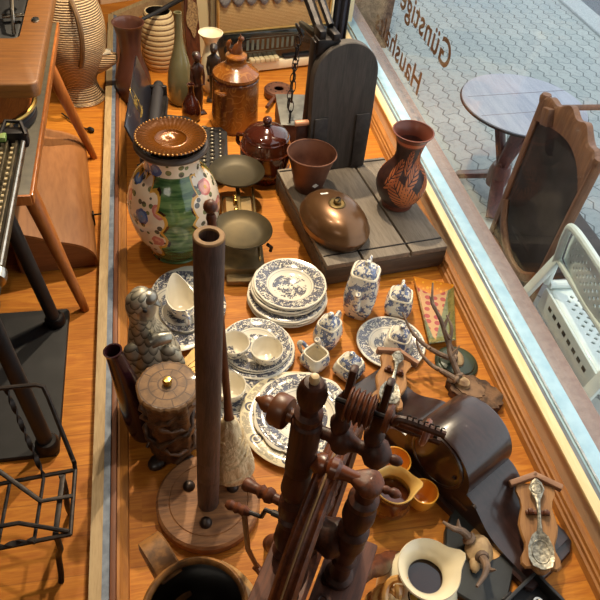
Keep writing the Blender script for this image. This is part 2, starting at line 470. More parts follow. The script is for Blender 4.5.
def mk_cookie():
    m = Mat('barrel_brown_glaze')
    g = ((m.ang()*(14/6.28318)).fr()-.5).abs().gt(.46)
    c = m.mix(m.noise(9, 3).step(.3, .7), C(66, 28, 14), C(104, 48, 22))
    return m.set(c, .1, 0, .8, .5, g*-1, .5, .003)
COOKIE = mk_cookie()
def mk_ribbed():
    m = Mat('ribbed_cream_stoneware')
    w = ((m.z+m.noise(14, 2)*.006)*42).fr(); k = (w-.5).abs()
    c = m.mix(k.gt(.36), C(214, 186, 138), C(112, 82, 52))
    c = m.mix(m.noise(50, 3).step(.5, .8)*.4, c, C(170, 138, 94))
    return m.set(c, .6, 0, 0, .4, k*-1, .6, .006)
RIBBED = mk_ribbed()
def mk_wicker():
    m = Mat('woven_wicker')
    u = m.ang()*(26/6.28318); v = m.z*110
    par = (v.floor()*.5).fr()
    a = ((u+par).fr()-.5).abs(); b = (v.fr()-.5).abs()
    h = (1-a*1.0)*(1-b*2)
    c = m.mix(h.step(.0, .6), C(104, 76, 50), C(224, 186, 138))
    c = m.mix(m.noise(9, 3).step(.5, .7)*.5, c, C(92, 84, 72))
    return m.set(c, .6, 0, .1, .5, h, .9, .006)
WICKER = mk_wicker()
def mk_radio_cloth():
    m = Mat('speaker_cloth')
    a = ((m.x*210).fr()-.5).abs(); b = ((m.z*150).fr()-.5).abs()
    h = a.lt(.3)*b.lt(.3)
    c = m.mix(h, C(150, 116, 70), C(216, 182, 126))
    return m.set(c, .8, 0, 0, .3, h, .5, .002)
RCLOTH = mk_radio_cloth()
def mk_amber():
    m = Mat('amber_pressed_glass')
    k = ((m.ang()*(40/6.28318)).fr()-.5).abs()
    n = m.noise(60, 3)
    c = m.mix((m.rad()/.11).step(.4, 1), C(122, 68, 16), C(88, 48, 14))
    return m.set(c, .22, .35, .3, .6, n*.6+k*.4, .5, .003)
AMBER = mk_amber()
def mk_scales(name, c1, c2, kz, km, metal=.85, rough=.35):
    m = Mat(name); th = m.ang()*km/6.28318
    v = m.z*kz; row = v.floor()
    q = (th+row*.5).fr()-.5
    h = (v-q.sq()*2.4).fr()
    n = m.noise(140, 3)
    c = m.mix((h*.8+n*.3).step(.1, .7), c2, c1)
    return m.set(c, rough, metal, 0, .5, h+n*.2, .3, .003)
FEATHER = mk_scales('pewter_feathers', C(186, 176, 154), C(84, 78, 68), 46, 11, .6, .5)
def mk_lid():
    m = Mat('stamped_ring_pattern'); r = m.rad()/.064; th = m.ang()*(1/6.28318)
    ring = (r*3.2); ri = ring.floor()
    l1 = (ring.fr()-.5).abs().gt(.42)
    l2 = ((th*8+ri*.4).fr()-.5).abs().gt(.465)*r.gt(.3)
    g = l1.max(l2)
    n = m.noise(40, 4)
    c = m.mix(n.step(.35, .65), C(124, 88, 50), C(96, 66, 36)); c = m.mix(g*.8, c, C(70, 44, 24))
    return m.set(c, .6, 0, .05, .5, g*-1+n*.3, .5, .004)
LIDP = mk_lid()
def mk_crock():
    m = Mat('speckled_stoneware')
    sp = m.voro(52).lt(.16)*m.noise(30, 2).gt(.42)
    c = m.mix(m.noise(8, 4).step(.35, .7), C(196, 158, 104), C(166, 122, 72))
    c = m.mix(sp, c, C(66, 50, 42))
    c = m.mix(m.noise(11, 2).step(.62, .68)*.8, c, C(84, 92, 96))
    return m.set(c, .35, 0, .2)
CROCK = mk_crock()
DARKIN = simple('black_brown_glaze_and_shade', C(34, 24, 18), C(22, 15, 12), .3, 0, .3)  # crock's inner glaze, also painted shade inside the ribbed vase
RIMGL = simple('golden_brown_rim_glaze', C(150, 102, 52), C(86, 56, 28), .5, 0, .1, scale=34)
def mk_flax():
    m = Mat('flax_fibre')
    n = m.noise(9, 6, .65, m.scaled((5, 5, 1.4)), 2.5)
    c = m.mix(n.step(.32, .68), C(186, 156, 112), C(236, 214, 172))
    return m.set(c, .75, 0, 0, .4, n, .6, .008)
FLAX = mk_flax()
def mk_jug():
    m = Mat('painted_cream_jug')
    leaf = m.voro(16).lt(.3)*m.noise(12, 2).gt(.46)
    c = m.mix(leaf, C(232, 220, 186), m.mix(m.noise(16, 1).gt(.5), C(80, 92, 48), C(170, 138, 60)))
    c = m.mix((m.voro(16)-.34).abs().lt(.03)*m.noise(12, 2).gt(.46), c, C(54, 42, 28))
    return m.set(c, .16, 0, .5)
JUGP = mk_jug()
def mk_dish():
    m = Mat('autumn_painted_dish')
    n = m.noise(60, 4); s = m.y
    red = (m.voro(34, None, 'F1', 'Distance', .3).lt(.34))
    top = (s+m.x.abs()*-.5).gt(.075)
    mid = (m.x+.01).abs().lt(.035+s*.25)
    c = m.mix(n.step(.4, .6), C(98, 102, 62), C(122, 122, 76))
    c = m.mix(mid, c, m.mix(red, C(186, 140, 86), C(160, 62, 44)))
    c = m.mix(top, c, m.mix(m.voro(60).gt(.3), C(226, 162, 46), C(206, 128, 36)))
    return m.set(c, .25, 0, .4, .5, n, .1, .002)
DISH = mk_dish()
def mk_spoon():
    m = Mat('relief_pewter'); n = m.noise(120, 4); v = m.voro(90)
    return m.set(m.mix(n.step(.35, .65), C(112, 106, 94), C(172, 164, 146)), .42, .75, 0, .5, n+v, .25, .003)
SPOONM = mk_spoon()
# ------------------------------------------------------------------ camera and lights
cam = bpy.data.cameras.new('camera'); co = bpy.data.objects.new('camera', cam); COL.objects.link(co)
cam.sensor_width = 36; cam.lens = 658.308/600*36; cam.clip_start = .02
co.matrix_world = Matrix.Translation((0, 0, 1.55)) @ Matrix(((0.978756, 0.067929, -0.193447), (-0.18348, 0.711244, -0.678577), (0.091493, 0.699655, 0.708598))).to_4x4()
S.camera = co
S.view_settings.view_transform = 'Standard'; S.view_settings.look = 'None'
S.view_settings.gamma = 1; S.view_settings.use_curve_mapping = False; S.view_settings.exposure = 0
w = bpy.data.worlds.new('overcast_sky'); S.world = w; w.use_nodes = True
bg = w.node_tree.nodes['Background']; bg.inputs[0].default_value = (.90, .95, 1.0, 1); bg.inputs[1].default_value = 1.55
def lamp(kind, name, loc, energy, color, target=None, size=.1, spot=60, blend=.5):
    l = bpy.data.lights.new(name, kind); o = bpy.data.objects.new(name, l); COL.objects.link(o)
    o.location = loc; l.energy = energy; l.color = color
    if kind == 'AREA': l.size = size
    else: l.shadow_soft_size = size
    if kind == 'SPOT': l.spot_size = R(spot); l.spot_blend = blend
    if target: o.rotation_euler = (Vector(target)-Vector(loc)).to_track_quat('-Z', 'Y').to_euler()
    return o
WARM = (1, .84, .60)
lamp('SPOT', 'display_spot', (.55, 2.9, 2.45), 300, WARM, (.35, 1.2, 0), .03, 85, .6)
lamp('SPOT', 'display_spot_front', (.42, 1.95, 2.45), 120, WARM, (.22, .55, 0), .03, 62, .7)
lamp('SPOT', 'shop_spot', (-.35, 1.9, 2.45), 44, WARM, (-.4, 1.6, 0), .06, 80, .6)
lamp('SPOT', 'back_fill_spot', (.35, 2.1, 2.5), 240, WARM, (.3, 3.35, .1), .06, 75, .6)  # added fill spot that brightens the radio and the partition
lamp('AREA', 'overhead_fill', (-.8, -.2, 2.5), 9, (1, .88, .72), (-.2, .8, 0), .9)  # added weak fill light, unseen, lifts the general indoor level

# ------------------------------------------------------------------ setting
struct(MB().box((-1.02, 1.25, -.06), (4.06, 6.5, .12)).build('floor', FLOOR, smooth=0))
struct(MB().box((-1.0, 1.25, 2.66), (4.2, 6.6, .12)).build('ceiling', CEIL, smooth=0))
struct(MB().box((-3.08, 1.25, 1.3), (.12, 6.5, 2.6)).build('wall_left', DIMWALL, smooth=0))
struct(MB().box((-1.0, -2.05, 1.3), (4.2, .12, 2.6)).build('wall_rear', DIMWALL, smooth=0))
struct(MB().box((-1.0, 4.56, 1.3), (4.2, .12, 2.6)).build('wall_back', DIMWALL, smooth=0))
# low partition behind the radio
struct(MB().box((.605, 3.335, .45), (.93, .03, .9), R(13)).build('wall_partition', WALL, smooth=0))
# shop window wall
struct(MB().box((1.05, -1.3, 1.25), (.12, 1.4, 3.1)).build('wall_right', DIMWALL, smooth=0))
struct(MB().box((1.05, 1.95, 2.5), (.12, 5.1, .3)).build('wall_lintel', DIMWALL, smooth=0))
struct(MB().box((1.0925, 1.95, -.22), (.095, 5.1, .56)).build('wall_plinth', SILL, smooth=0))
struct(MB().prism([(0, 0), (.04, 0), (.04, .040), (.030, .040), (.022, .036), (.019, .028), (.014, .026), (.012, .018), (.006, .015), (.003, .006)], -.6, 4.5,
       Matrix(((1, 0, 0, .948), (0, 0, 1, 0), (0, 1, 0, 0), (0, 0, 0, 1)))).build('baseboard_right', GOLDW))
struct(MB().box((.9985, 1.95, .05), (.023, 5.1, .10)).build('trim_panel', PANELW, smooth=0))
struct(MB().box((.996, 1.95, .106), (.03, 5.1, .012), 0, .002).build('trim_sill_strip', CREAMW))
struct(MB().box((1.018, 1.95, .1), (.014, 5.1, .02)).build('trim_gap_shade', GAPSHADE))  # grey strip stands in for the shadowed gap beside the frame
win = thing('window_1', 'shop window', 'window'); del win['label']; del win['category']; struct(win)
f = MB(); f.box((1.0525, 1.95, .087), (.061, 5.1, .05), 0, .004)
f.box((1.054, 1.95, 2.33), (.058, 5.1, .05), 0, .004)
for y in (-.57, 4.47): f.box((1.054, y, 1.2), (.058, .05, 2.3), 0, .004)
f.build('window_frame', ALU, win)
fb = MB(); fb.box((1.031, 1.95, .113), (.006, 5.1, .008)); fb.build('glazing_bead', STEEL, win)
MB().box((1.0785, 1.95, 1.22), (.007, 5.0, 2.22)).build('glass_pane', GLASS, win, smooth=0)
def lettering(txt, y, z, size, sx):
    cu = bpy.data.curves.new('lettering', 'FONT'); cu.body = txt; cu.size = size; cu.extrude = .0004; cu.offset = .0022; cu.space_character = 1.08
    to = bpy.data.objects.new('tmp', cu); COL.objects.link(to)
    me = bpy.data.meshes.new_from_object(to.evaluated_get(bpy.context.evaluated_depsgraph_get()))
    bpy.data.objects.remove(to); me.materials.clear(); me.materials.append(LETTER)
    o = bpy.data.objects.new('window_lettering', me); COL.objects.link(o); o.parent = win
    # reads from the street: text runs along +y, faces +x
    o.matrix_local = Matrix(((0, 0, 1, 1.0829), (sx, 0, 0, y), (0, 1, 0, z), (0, 0, 0, 1)))
lettering('Günstige', 2.195, .440, .142, 1.14)
lettering('Haushalts', 2.405, .226, .142, 1.16)
struct(MB().box((1.1215, 1.95, .068), (.077, 5.1, .044), 0, .003).build('trim_outer_sill', SILL))
struct(MB().box((4.1, 2.2, -.56), (6.0, 11, .12)).build('floor_pavement', PAVE, smooth=0))
struct(MB().box((1.39, 5.0, .6), (.54, 1.14, 2.2)).build('wall_outside_pier', PIER, smooth=0))
struct(MB().box((3.62, 3.2, -.51), (.2, 9, .06), 0, .01).build('trim_kerb', KERB, smooth=0))
struct(MB().box((5.4, 3.2, -.53), (3.3, 9, .06)).build('floor_road', ASPH, smooth=0))
# rail between the shop floor and the window display
Ym = 1.55; L = 4.1
struct(MB().box((-.2015, Ym, .03), (.027, L, .06)).build('trim_rail', RAILW, smooth=0))
struct(MB().box((-.1805, Ym, .029), (.015, L, .058)).build('trim_track', TRACK, smooth=0))
struct(MB().box((-.166, Ym, .024), (.014, L, .048), 0, .003).build('baseboard_left', REDW))
struct(MB().prism([(0, 0), (.026, 0), (.024, .012), (.014, .02), (.006, .03), (0, .03)], -.5, 3.6,
       Matrix(((1, 0, 0, -.159), (0, 0, 1, 0), (0, 1, 0, 0), (0, 0, 0, 1)))).build('trim_left_moulding', GOLDW))
struct(MB().box((-.02, 3.78, .03), (.5, .035, .06), R(47)).build('trim_back_rail', RAILW, smooth=0))
# ------------------------------------------------------------------ vessels at the back of the display
def lathe_thing(name, label, cat, loc, prof, mat, wall=.004, n=40, group=None, floor_z=.006, rz=0):
    o = MB().lathe(vessel(prof, wall, floor_z), n).build(name, mat, smooth=50)
    return tag(o, label, cat, group, loc, rz)

lathe_thing('vase', 'tall dark brown waisted ceramic vase in the far left corner of the display', 'vase', (-.093, 2.815, 0),
    sprof([(.050, 0), (.066, .02), (.078, .07), (.074, .12), (.054, .18), (.046, .22), (.048, .28), (.060, .335), (.068, .352)]), DARKVASE)
lathe_thing('vase', 'cream ribbed barrel-shaped vase with a dark opening behind the typewriter', 'vase', (.035, 3.13, 0),
    sprof([(.062, 0), (.074, .03), (.084, .09), (.086, .15), (.080, .21), (.068, .255), (.060, .272)]), RIBBED, .005)
rv = [o_ for o_ in COL.objects if o_.get('label', '').startswith('cream ribbed')][0]
MB().lathe([(.0552, .2695), (.063, .25), (.073, .20), (0, .19)], 36).build('inside_shade', DARKIN, rv, smooth=60)  # dark lining paints in the shade inside the vase mouth
o = MB().tube([(-.045, 2.975, .292), (.035, 3.068, .292), (.11, 3.155, .298), (.16, 3.212, .302)], [.007, .010, .0115, .0115], 10)
tag(o.build('rod', BLACKM), 'black rod lying across the opening of the ribbed cream vase', 'rod')
lathe_thing('bottle_vase', 'grey-green bottle vase with a long slender neck', 'vase', (.112, 2.78, 0),
    sprof([(.040, 0), (.052, .02), (.057, .07), (.056, .12), (.046, .18), (.030, .24), (.020, .29), (.0165, .34), (.0165, .395), (.018, .41)]), GREYGREEN, .005)
o = lathe_thing('bottle_vase', 'small shiny brown bottle vase standing by the typewriter keys', 'vase', (.148, 2.635, 0),
    sprof([(.032, 0), (.040, .015), (.042, .05), (.034, .085), (.018, .115), (.013, .135), (.014, .16), (.017, .168)]), DKBROWN, .004)
t = thing('vase', 'cream vase with a wide flared mouth standing in front of the cream partition', 'vase', (.258, 2.90, 0))
MB().lathe(vessel(sprof([(.034, 0), (.044, .03), (.048, .09), (.042, .15), (.030, .20), (.028, .225), (.038, .25), (.053, .268), (.055, .275)])), 36).build('body', CREAMC, t)
b = MB()
for k in range(9):
    a = -1.9+k*.17
    b.ball((.0465*math.cos(a), .0465*math.sin(a), .07+.012*(k % 3)), (.006, .006, .008), 8, 6)
b.build('painted_sprig', BLACKM, t)
# carved standing figures
def figure(name, label, loc, h, mat, rz=0, lean=0):
    t = thing(name, label, 'figurine', loc, rz)
    s = h/.26
    b = MB()
    secs = []
    for z, rx, ry, cx in ((0, .022, .018, 0), (.008, .023, .019, 0), (.012, .017, .014, 0), (.05, .015, .013, .002), (.09, .018, .015, .003), (.12, .016, .013, 0),
                          (.15, .014, .012, -.002), (.175, .021, .014, 0), (.195, .023, .013, 0), (.205, .012, .010, 0), (.213, .008, .008, 0)):
        secs.append([Vector(((cx+1.25*rx*math.cos(2*PI*i/14)), 1.25*ry*math.sin(2*PI*i/14), z))*s for i in range(14)])
    b.loft(secs)
    for sx in (-1, 1):
        b.tube([Vector(p)*s for p in ((sx*.021, 0, .192), (sx*.027, -.004, .155), (sx*.021, -.014, .125), (sx*.006, -.019, .128))], [.0065*s, .006*s, .005*s, .005*s], 8)
    b.ball(Vector((0, -.001, .232))*s, (.016*s, .018*s, .020*s), 14, 10)
    b.ball(Vector((0, -.0190, .230))*s, (.003*s, .004*s, .006*s), 8, 6)
    b.build('body', mat, t)
    MB().ball(Vector((0, .004, .240))*s, (.017*s, .017*s, .014*s), 12, 8).build('hair', PUMICE, t)
    MB().box(Vector((0, 0, .003))*s, (.06*s, .05*s, .006*s), 0, .002).build('base', mat, t)
    return t
figure('figurine', 'slim carved dark wooden figure standing beside the grey-green bottle vase', (.180, 2.69, 0), .29, CARVED, .4)
figure('figurine', 'black carved figure standing between the cream vase and the amber lidded jar', (.262, 2.80, 0), .275, PUMICE, -.2)
# brown plank with a piece of fur
o = MB().prism([(-.032, 0), (.03, -.004), (.034, .2), (.026, .36), (-.02, .40), (-.036, .24)], -.008, .008, Matrix.Translation((.198, 3.12, 0)) @ Matrix.Rotation(.25, 4, 'Z') @ Matrix.Rotation(R(82), 4, 'X'))
t = tag(o.build('board', MIDW), 'upright brown board with a ragged fur piece behind the grey-green bottle vase', 'board')
q = MB()
pts = []
for k in range(26):
    a = 2*PI*k/26; rr = 1+.16*math.sin(k*7.3)
    pts.append((.027*rr*math.cos(a), .245+.085*rr*math.sin(a)))
q.prism(pts, .0082, .018, Matrix.Translation((.198, 3.12, 0)) @ Matrix.Rotation(.25, 4, 'Z') @ Matrix.Rotation(R(82), 4, 'X'))
fo = q.build('fur_piece', simple('mottled_fur', C(176, 142, 96), C(112, 84, 58), .95, scale=120, bump=1), t)

# typewriter (its back to the rail, keyboard towards the radio side)
t = thing('typewriter', 'black portable typewriter behind the green vase, gold emblem on its paper plate', 'typewriter', (.090, 2.325, 0), R(-5))
t.scale = (1.22, 1.22, 1.22)
b = MB()
b.prism([(-.12, -.15), (.13, -.15), (.15, -.12), (.15, .12), (.13, .15), (-.12, .15)], .008, .035)
b.loft([[Vector(p) for p in q] for q in (
    [(-.12, -.14, .035), (.03, -.14, .035), (.03, .14, .035), (-.12, .14, .035)],
    [(-.115, -.135, .085), (.01, -.13, .085), (.01, .13, .085), (-.115, .135, .085)],
    [(-.10, -.12, .10), (-.03, -.11, .10), (-.03, .11, .10), (-.10, .12, .10)])])
b.build('body', BLACKM, t)
for x, y in ((-.1, -.12), (-.1, .12), (.12, -.12), (.12, .12)): MB().lathe([(0, 0), (.012, 0), (.010, .009), (0, .009)], 10, Matrix.Translation((x, y, 0))).build('rubber_foot', BLACKM, t)
MB().tube([(-.085, -.225, .125), (-.085, .245, .125)], .019, 18).build('platen_roller', simple('platen_rubber', C(36, 32, 34), None, .6), t)
b = MB(); b.box((-.085, .01, .10), (.06, .45, .02), 0, .004)
for y in (-.21, .23): b.box((-.085, y, .118), (.06, .014, .05), 0, .004)
b.build('carriage', IRON, t)
for y in (-.235, .255): MB().lathe([(0, -.012), (.017, -.012), (.019, 0), (.017, .012), (0, .012)], 18, Matrix.Translation((-.085, y, .125)) @ Matrix.Rotation(PI/2, 4, 'X')).build('platen_knob', BLACKM, t)
# paper plate leaning back
pp = MB().box((0, .02, .062), (.006, .44, .122), 0, .002, Matrix.Translation((-.108, 0, .125)) @ Matrix.Rotation(R(-20), 4, 'Y')).build('paper_plate', simple('navy_black_enamel', C(26, 26, 34), C(36, 36, 44), .3, 0, .4), t)
PM = Matrix.Translation((-.108, 0, .125)) @ Matrix.Rotation(R(-20), 4, 'Y')
e = MB()
for (y0, z0, y1, z1) in ((-.03, .075, -.03, .10), (-.03, .10, -.02, .082), (-.02, .082, -.01, .10), (-.01, .10, -.01, .075), (.0, .075, .0, .1), (.0, .1, .012, .1), (.0, .088, .01, .088), (.02, .1, .02, .075), (.02, .075, .03, .075)):
    e.tube([PM @ Vector((.0036, y0, z0)), PM @ Vector((.0036, y1, z1))], .0016, 5)
e.torus(PM @ Vector((.0036, 0, .0875)), .045, .001, 36, 5, Matrix.Rotation(R(70), 4, 'Y'), .5)
e.box((0.0036, 0, .05), (.0008, .07, .003), 0, 0, PM); e.box((0.0036, 0, .044), (.0008, .05, .002), 0, 0, PM)
e.build('gold_emblem', GOLDINK, pp)['label'] = 'gold emblem and lettering'
MB().tube([(-.05, -.15, .14), (-.05, .15, .14)], .0045, 8).build('paper_bail', IRON, t)
lv = MB().tube([(-.06, -.185, .10), (-.03, -.215, .135), (-.08, -.232, .15), (-.12, -.235, .13)], [.005, .006, .006, .005], 8)
lv.build('carriage_lever', STEEL, t)['label'] = 'silver carriage lever'
MB().tube([(-.13, -.2, .06), (-.125, -.215, .02), (-.09, -.2, .016), (-.07, -.17, .02)], .009, 8).build('frame_arm', BLACKM, t)
tb = MB()
for k in range(15):
    a = R(-62+k*124/14)
    tb.tube([(-.03+.01*math.cos(a), .01*math.sin(a), .075), (.045*math.cos(a)-.01, .075*math.sin(a), .095)], .0022, 5)
tb.build('type_bars', STEEL, t)
for y in (-.075, .075): MB().lathe([(0, 0), (.033, 0), (.033, .012), (.008, .014), (0, .014)], 24, Matrix.Translation((.0, y, .088))).build('ribbon_spool', IRON, t)
KEYW = simple('typewriter_key', C(34, 30, 28), C(48, 42, 38), .3, 0, .5); KEYL = simple('key_letter', C(226, 214, 186), None, .5)
for r_ in range(4):
    for c_ in range(11):
        x = .045+r_*.027; y = -.115+c_*.0225+(.006*r_); z = .062-.010*r_
        k = MB(); k.lathe([(0, z-.014), (.003, z-.014), (.003, z), (.0088, z), (.0088, z+.004), (0, z+.0045)], 12, Matrix.Translation((x, y, 0)))
        ko = k.build('key', KEYW, t)
        MB().box((x, y, z+.0047), (.005, .0015 if (r_+c_) % 2 else .004, .0006)).build('key_letter', KEYL, ko, smooth=0)
MB().box((.135, 0, .034), (.014, .14, .012), 0, .004).build('space_bar', KEYW, t)

# amber jar with animal knob
t = thing('lidded_jar', 'tall amber-brown embossed jar whose lid carries a small animal', 'jar', (.334, 2.588, 0))
t.scale = (1, 1, 1.10)
MB().lathe(vessel(sprof([(.098, 0), (.103, .012), (.101, .03), (.099, .12), (.097, .19), (.094, .205), (.097, .213)], 4), .006), 48).build('body', RUM, t, smooth=50)
for a in (-2.3, .85):
    MB().tube(spline([(.097*math.cos(a-.16), .097*math.sin(a-.16), .172), (.121*math.cos(a-.1), .121*math.sin(a-.1), .178), (.121*math.cos(a+.1), .121*math.sin(a+.1), .178), (.097*math.cos(a+.16), .097*math.sin(a+.16), .172)], 5), .010, 8).build('handle', RUM, t)
MB().torus((0, 0, .2065), .0955, .0035, 48, 6).build('dark_groove', DKBROWN, t)
lid = MB().lathe([(0, .205), (.090, .205), (.098, .214), (.096, .224), (.080, .236), (.058, .250), (.044, .258), (.042, .262), (.042, .282), (.045, .287), (.043, .292), (.020, .298), (0, .299)], 48).build('lid', RUM, t, smooth=40)
b = MB()
b.loft([[Vector((cx+rx*math.cos(2*PI*i/12), cy+ry*math.sin(2*PI*i/12), z)) for i in range(12)] for z, rx, ry, cx, cy in
    ((.296, .024, .018, 0, 0), (.31, .024, .018, .002, 0), (.325, .018, .014, .006, 0), (.336, .011, .010, .011, 0), (.345, .010, .009, .015, 0))])
b.ball((.018, -.002, .352), (.013, .010, .010), 12, 8)
b.ball((.016, .006, .362), (.003, .003, .006), 6, 5); b.ball((.016, -.008, .362), (.003, .003, .006), 6, 5)
b.tube(spline([(-.02, 0, .302), (-.034, 0, .318), (-.030, 0, .338), (-.022, 0, .345)], 4), [.007]*5+[.009]*5+[.007]*3, 8)
b.build('animal_knob', simple('brown_animal_glaze', C(120, 66, 30), C(84, 46, 24), .2, 0, .5), lid)

# barrel cookie jar
t = thing('lidded_jar', 'dark brown barrel-shaped pot with a glossy lid beside the decimal scale', 'jar', (.408, 2.195, 0))
t.scale = (1.04, 1.04, 1.10)
MB().lathe(vessel(sprof([(.070, 0), (.074, .006), (.088, .045), (.096, .085), (.096, .115), (.091, .145), (.084, .168)], 4), .006), 48).build('body', COOKIE, t, smooth=50)
for z in (.055, .125): MB().torus((0, 0, z), .0925 if z < .1 else .0955, .0035, 48, 6).build('hoop', COOKIE, t)
for a in (-.5, 2.65):
    MB().tube(spline([(.09*math.cos(a), .09*math.sin(a), .15), (.112*math.cos(a), .112*math.sin(a), .145), (.112*math.cos(a), .112*math.sin(a), .115), (.094*math.cos(a), .094*math.sin(a), .105)], 4), .008, 8).build('handle', COOKIE, t)
lid = MB().lathe(sprof([(.0, .166), (.079, .166), (.082, .171), (.074, .184), (.05, .198), (.022, .208), (.011, .211)], 4)+[(.010, .216), (0, .216)], 48).build('lid', DKBROWN, t, smooth=50)
MB().ball((0, 0, .227), (.0175, .0175, .015), 20, 12).build('knob', DKBROWN, lid)

# radio with lace runner
t = thing('radio', 'old valve radio with woven speaker cloth and ivory push buttons against the partition', 'radio', (.285, 3.042, 0), R(13))
MB().box((.322, .075, .22), (.590, .12, .43), 0, .006).build('case', wood('radio_case_wood', C(60, 34, 20), C(92, 54, 30), 0, 10, .25, .5), t)
MB().box((.31, .012, .315), (.565, .014, .215), 0, .003).build('speaker_cloth', RCLOTH, t)
f = MB()
for c, d in (((.31, .006, .206), (.585, .016, .007)), ((.022, .006, .32), (.010, .02, .225)), ((.598, .006, .32), (.010, .02, .225))): f.box(c, d, 0, .002)
f.build('brass_trim', simple('gilt_trim', C(206, 176, 110), C(186, 150, 84), .3, .6), t)
dg = MB().box((.31, 0, .134), (.585, .03, .135), 0, .004).build('dial_panel', DIALG, t)
for k in range(10): MB().box((.165+k*.026, -.0158, .140), (.013, .0006, .05), 0, 0).build('dial_scale', DIALMARK, dg, smooth=0)
for z in (.105, .175): MB().box((.29, -.0158, z), (.27, .0006, .0018)).build('dial_line', DIALMARK, dg, smooth=0)
for x in (.075, .545): MB().lathe([(0, 0), (.028, 0), (.030, .006), (.026, .022), (0, .024)], 24, Matrix.Translation((x, -.015, .125)) @ Matrix.Rotation(PI/2, 4, 'X')).build('tuning_knob', BLACKM, t)
for k in range(6): MB().box((.185+k*.0255, -.026, .068), (.0235, .040, .022), 0, .004).build('push_button', IVORYKEY, t)
MB().box((.31, .0, .032), (.60, .06, .048), 0, .010).build('plinth', CREAMC, t)
MB().box((.43, -.018, .066), (.15, .02, .010), 0, .002).build('dark_slot', BLACKM, t)
def lace(u, v):
    x = .02+u*.58
    sc = abs(math.sin(u*PI*9))
    if v < .6: return Vector((x, .13-.135*(v/.6), .4375))
    return Vector((x, -.0045-.003*math.sin(u*40), .4375-(v-.6)/.4*(.075+.04*sc)))
o = MB().grid(lace, 73, 14).build('lace_runner', LACE, solid=.0016, offset=1)
tag(o, 'grey scalloped lace runner draped over the top of the old radio', 'lace runner', None, (.285, 3.042, 0), R(13))
# dark cloth beside the partition
def cl(u, v): return Vector((u*.08-.04, .016*math.sin(u*16), v*.8+.02))
o = MB().grid(cl, 26, 6).build('curtain', FABRICBLUE, solid=.003)
tag(o, 'dark blue cloth hanging in folds in the far corner by the window frame', 'curtain', None, (.945, 3.25, 0), R(-20))
# copper chestnut roaster
t = thing('pan', 'small round copper pan with a pierced lid lying in front of the radio', 'pan', (.57, 2.83, 0), R(-118))
MB().lathe([(0, 0), (.058, 0), (.068, .01), (.07, .035), (.066, .035), (.062, .012), (0, .008)], 36).build('bowl', COPPER, t)
l = MB(); rings = []
for r, z in ((.022, .04), (.024, .044), (.045, .048), (.064, .043), (.068, .036), (.062, .034), (.024, .038)):
    rings.append(l.ring([(r*math.cos(2*PI*i/36), r*math.sin(2*PI*i/36), z) for i in range(36)]))
l.skin(rings+[rings[0]]); lid = l.build('lid', COPPER, t)
h = MB()
for k in range(10): h.lathe([(0, .0465), (.004, .0465), (.0035, .0485), (0, .0485)], 8, Matrix.Translation((.046*math.cos(k*.628), .046*math.sin(k*.628), 0)))
h.build('pierced_holes', BLACKM, lid)
MB().tube([(.066, 0, .028), (.10, 0, .03), (.17, 0, .03)], [.006, .008, .008], 10).build('handle', COPPER, t)
# ------------------------------------------------------------------ decimal platform scale
RZ = R(8)
t = thing('platform_scale', 'old decimal platform scale with plank platform, tall round-topped board and chains', 'scale', (.70, 1.845, 0), RZ)
W, Lp = .455, .56
b = MB()
for y in (-Lp/2+.02, Lp/2-.02): b.box((0, y, .043), (W, .04, .07), 0, .004)
for x in (-W/2+.02, W/2-.02): b.box((x, 0, .043), (.04, Lp-.084, .07), 0, .004)
for x in (-W/2+.04, W/2-.04):
    for y in (-Lp/2+.04, Lp/2-.04): b.box((x, y, .004), (.05, .05, .008))
b.build('frame', wood('dark_scale_frame', C(66, 56, 46), C(92, 78, 64), 0, 9, .7, 0, bump=.4), t)
x0 = -W/2
for wd, g in ((.130, 0), (.175, 1), (.141, 2)):
    MB().box((x0+wd/2, 0, .0895), (wd-.004, Lp, .021), 0, .002).build('platform_plank', GREYW, t); x0 += wd+.0045
for y in (-.235, .262): MB().box((0, y, .1015), (W-.01, .004, .003)).build('iron_strip', IRON, t)
# round-topped board
pts = [(-.115, 0), (.115, 0), (.122, .22), (.122, .375)] + [(.122*math.cos(a), .375+.122*math.sin(a)) for a in [PI*k/18 for k in range(1, 18)]] + [(-.122, .375), (-.122, .22)]
BM = Matrix.Translation((.004, .256, .1)) @ Matrix.Rotation(R(88), 4, 'X') @ Matrix.Rotation(R(1.5), 4, 'Z')
bd = MB().prism(pts, -.018, .018, BM, .003).build('upright_board', SLABW, t)
for x in (-.082, .082):
    MB().box((x, .115, .022), (.052, .225, .010), 0, .003, BM).build('strap', STRAPW, bd)
# post and beam behind the board
MB().box((-.108, .312, .30), (.030, .045, .58), 0, .004).build('post', IRON, t)
b = MB()
b.tube([(-.07, .30, .57), (-.085, .36, .575), (-.075, .50, .545), (-.06, .60, .52)], [.016, .018, .014, .010], 8)
b.box((-.075, .300, .575), (.085, .05, .055), 0, .006)
b.box((-.055, .30, .612), (.026, .07, .026), 0, .004); b.box((-.10, .31, .615), (.024, .06, .03), 0, .004)
b.tube([(-.09, .32, .60), (-.10, .42, .66), (-.11, .55, .72)], [.018, .018, .016], 8); b.box((-.08, .33, .54), (.03, .03, .12), 0, .004)
b.tube([(-.06, .32, .63), (-.07, .45, .70), (-.08, .58, .76)], [.013, .014, .014], 8)
b.build('beam', IRON, t)
b = MB()
b.torus((-.07, .585, .50), .024, .006, 18, 6, Matrix.Rotation(R(60), 4, 'Y'))
b.build('hook', IRON, t)
MB().tube(spline([(-.05, .28, .56), (-.02, .29, .55), (-.005, .29, .52), (-.01, .29, .49)], 4), .006, 6).build('hook', IRON, t)
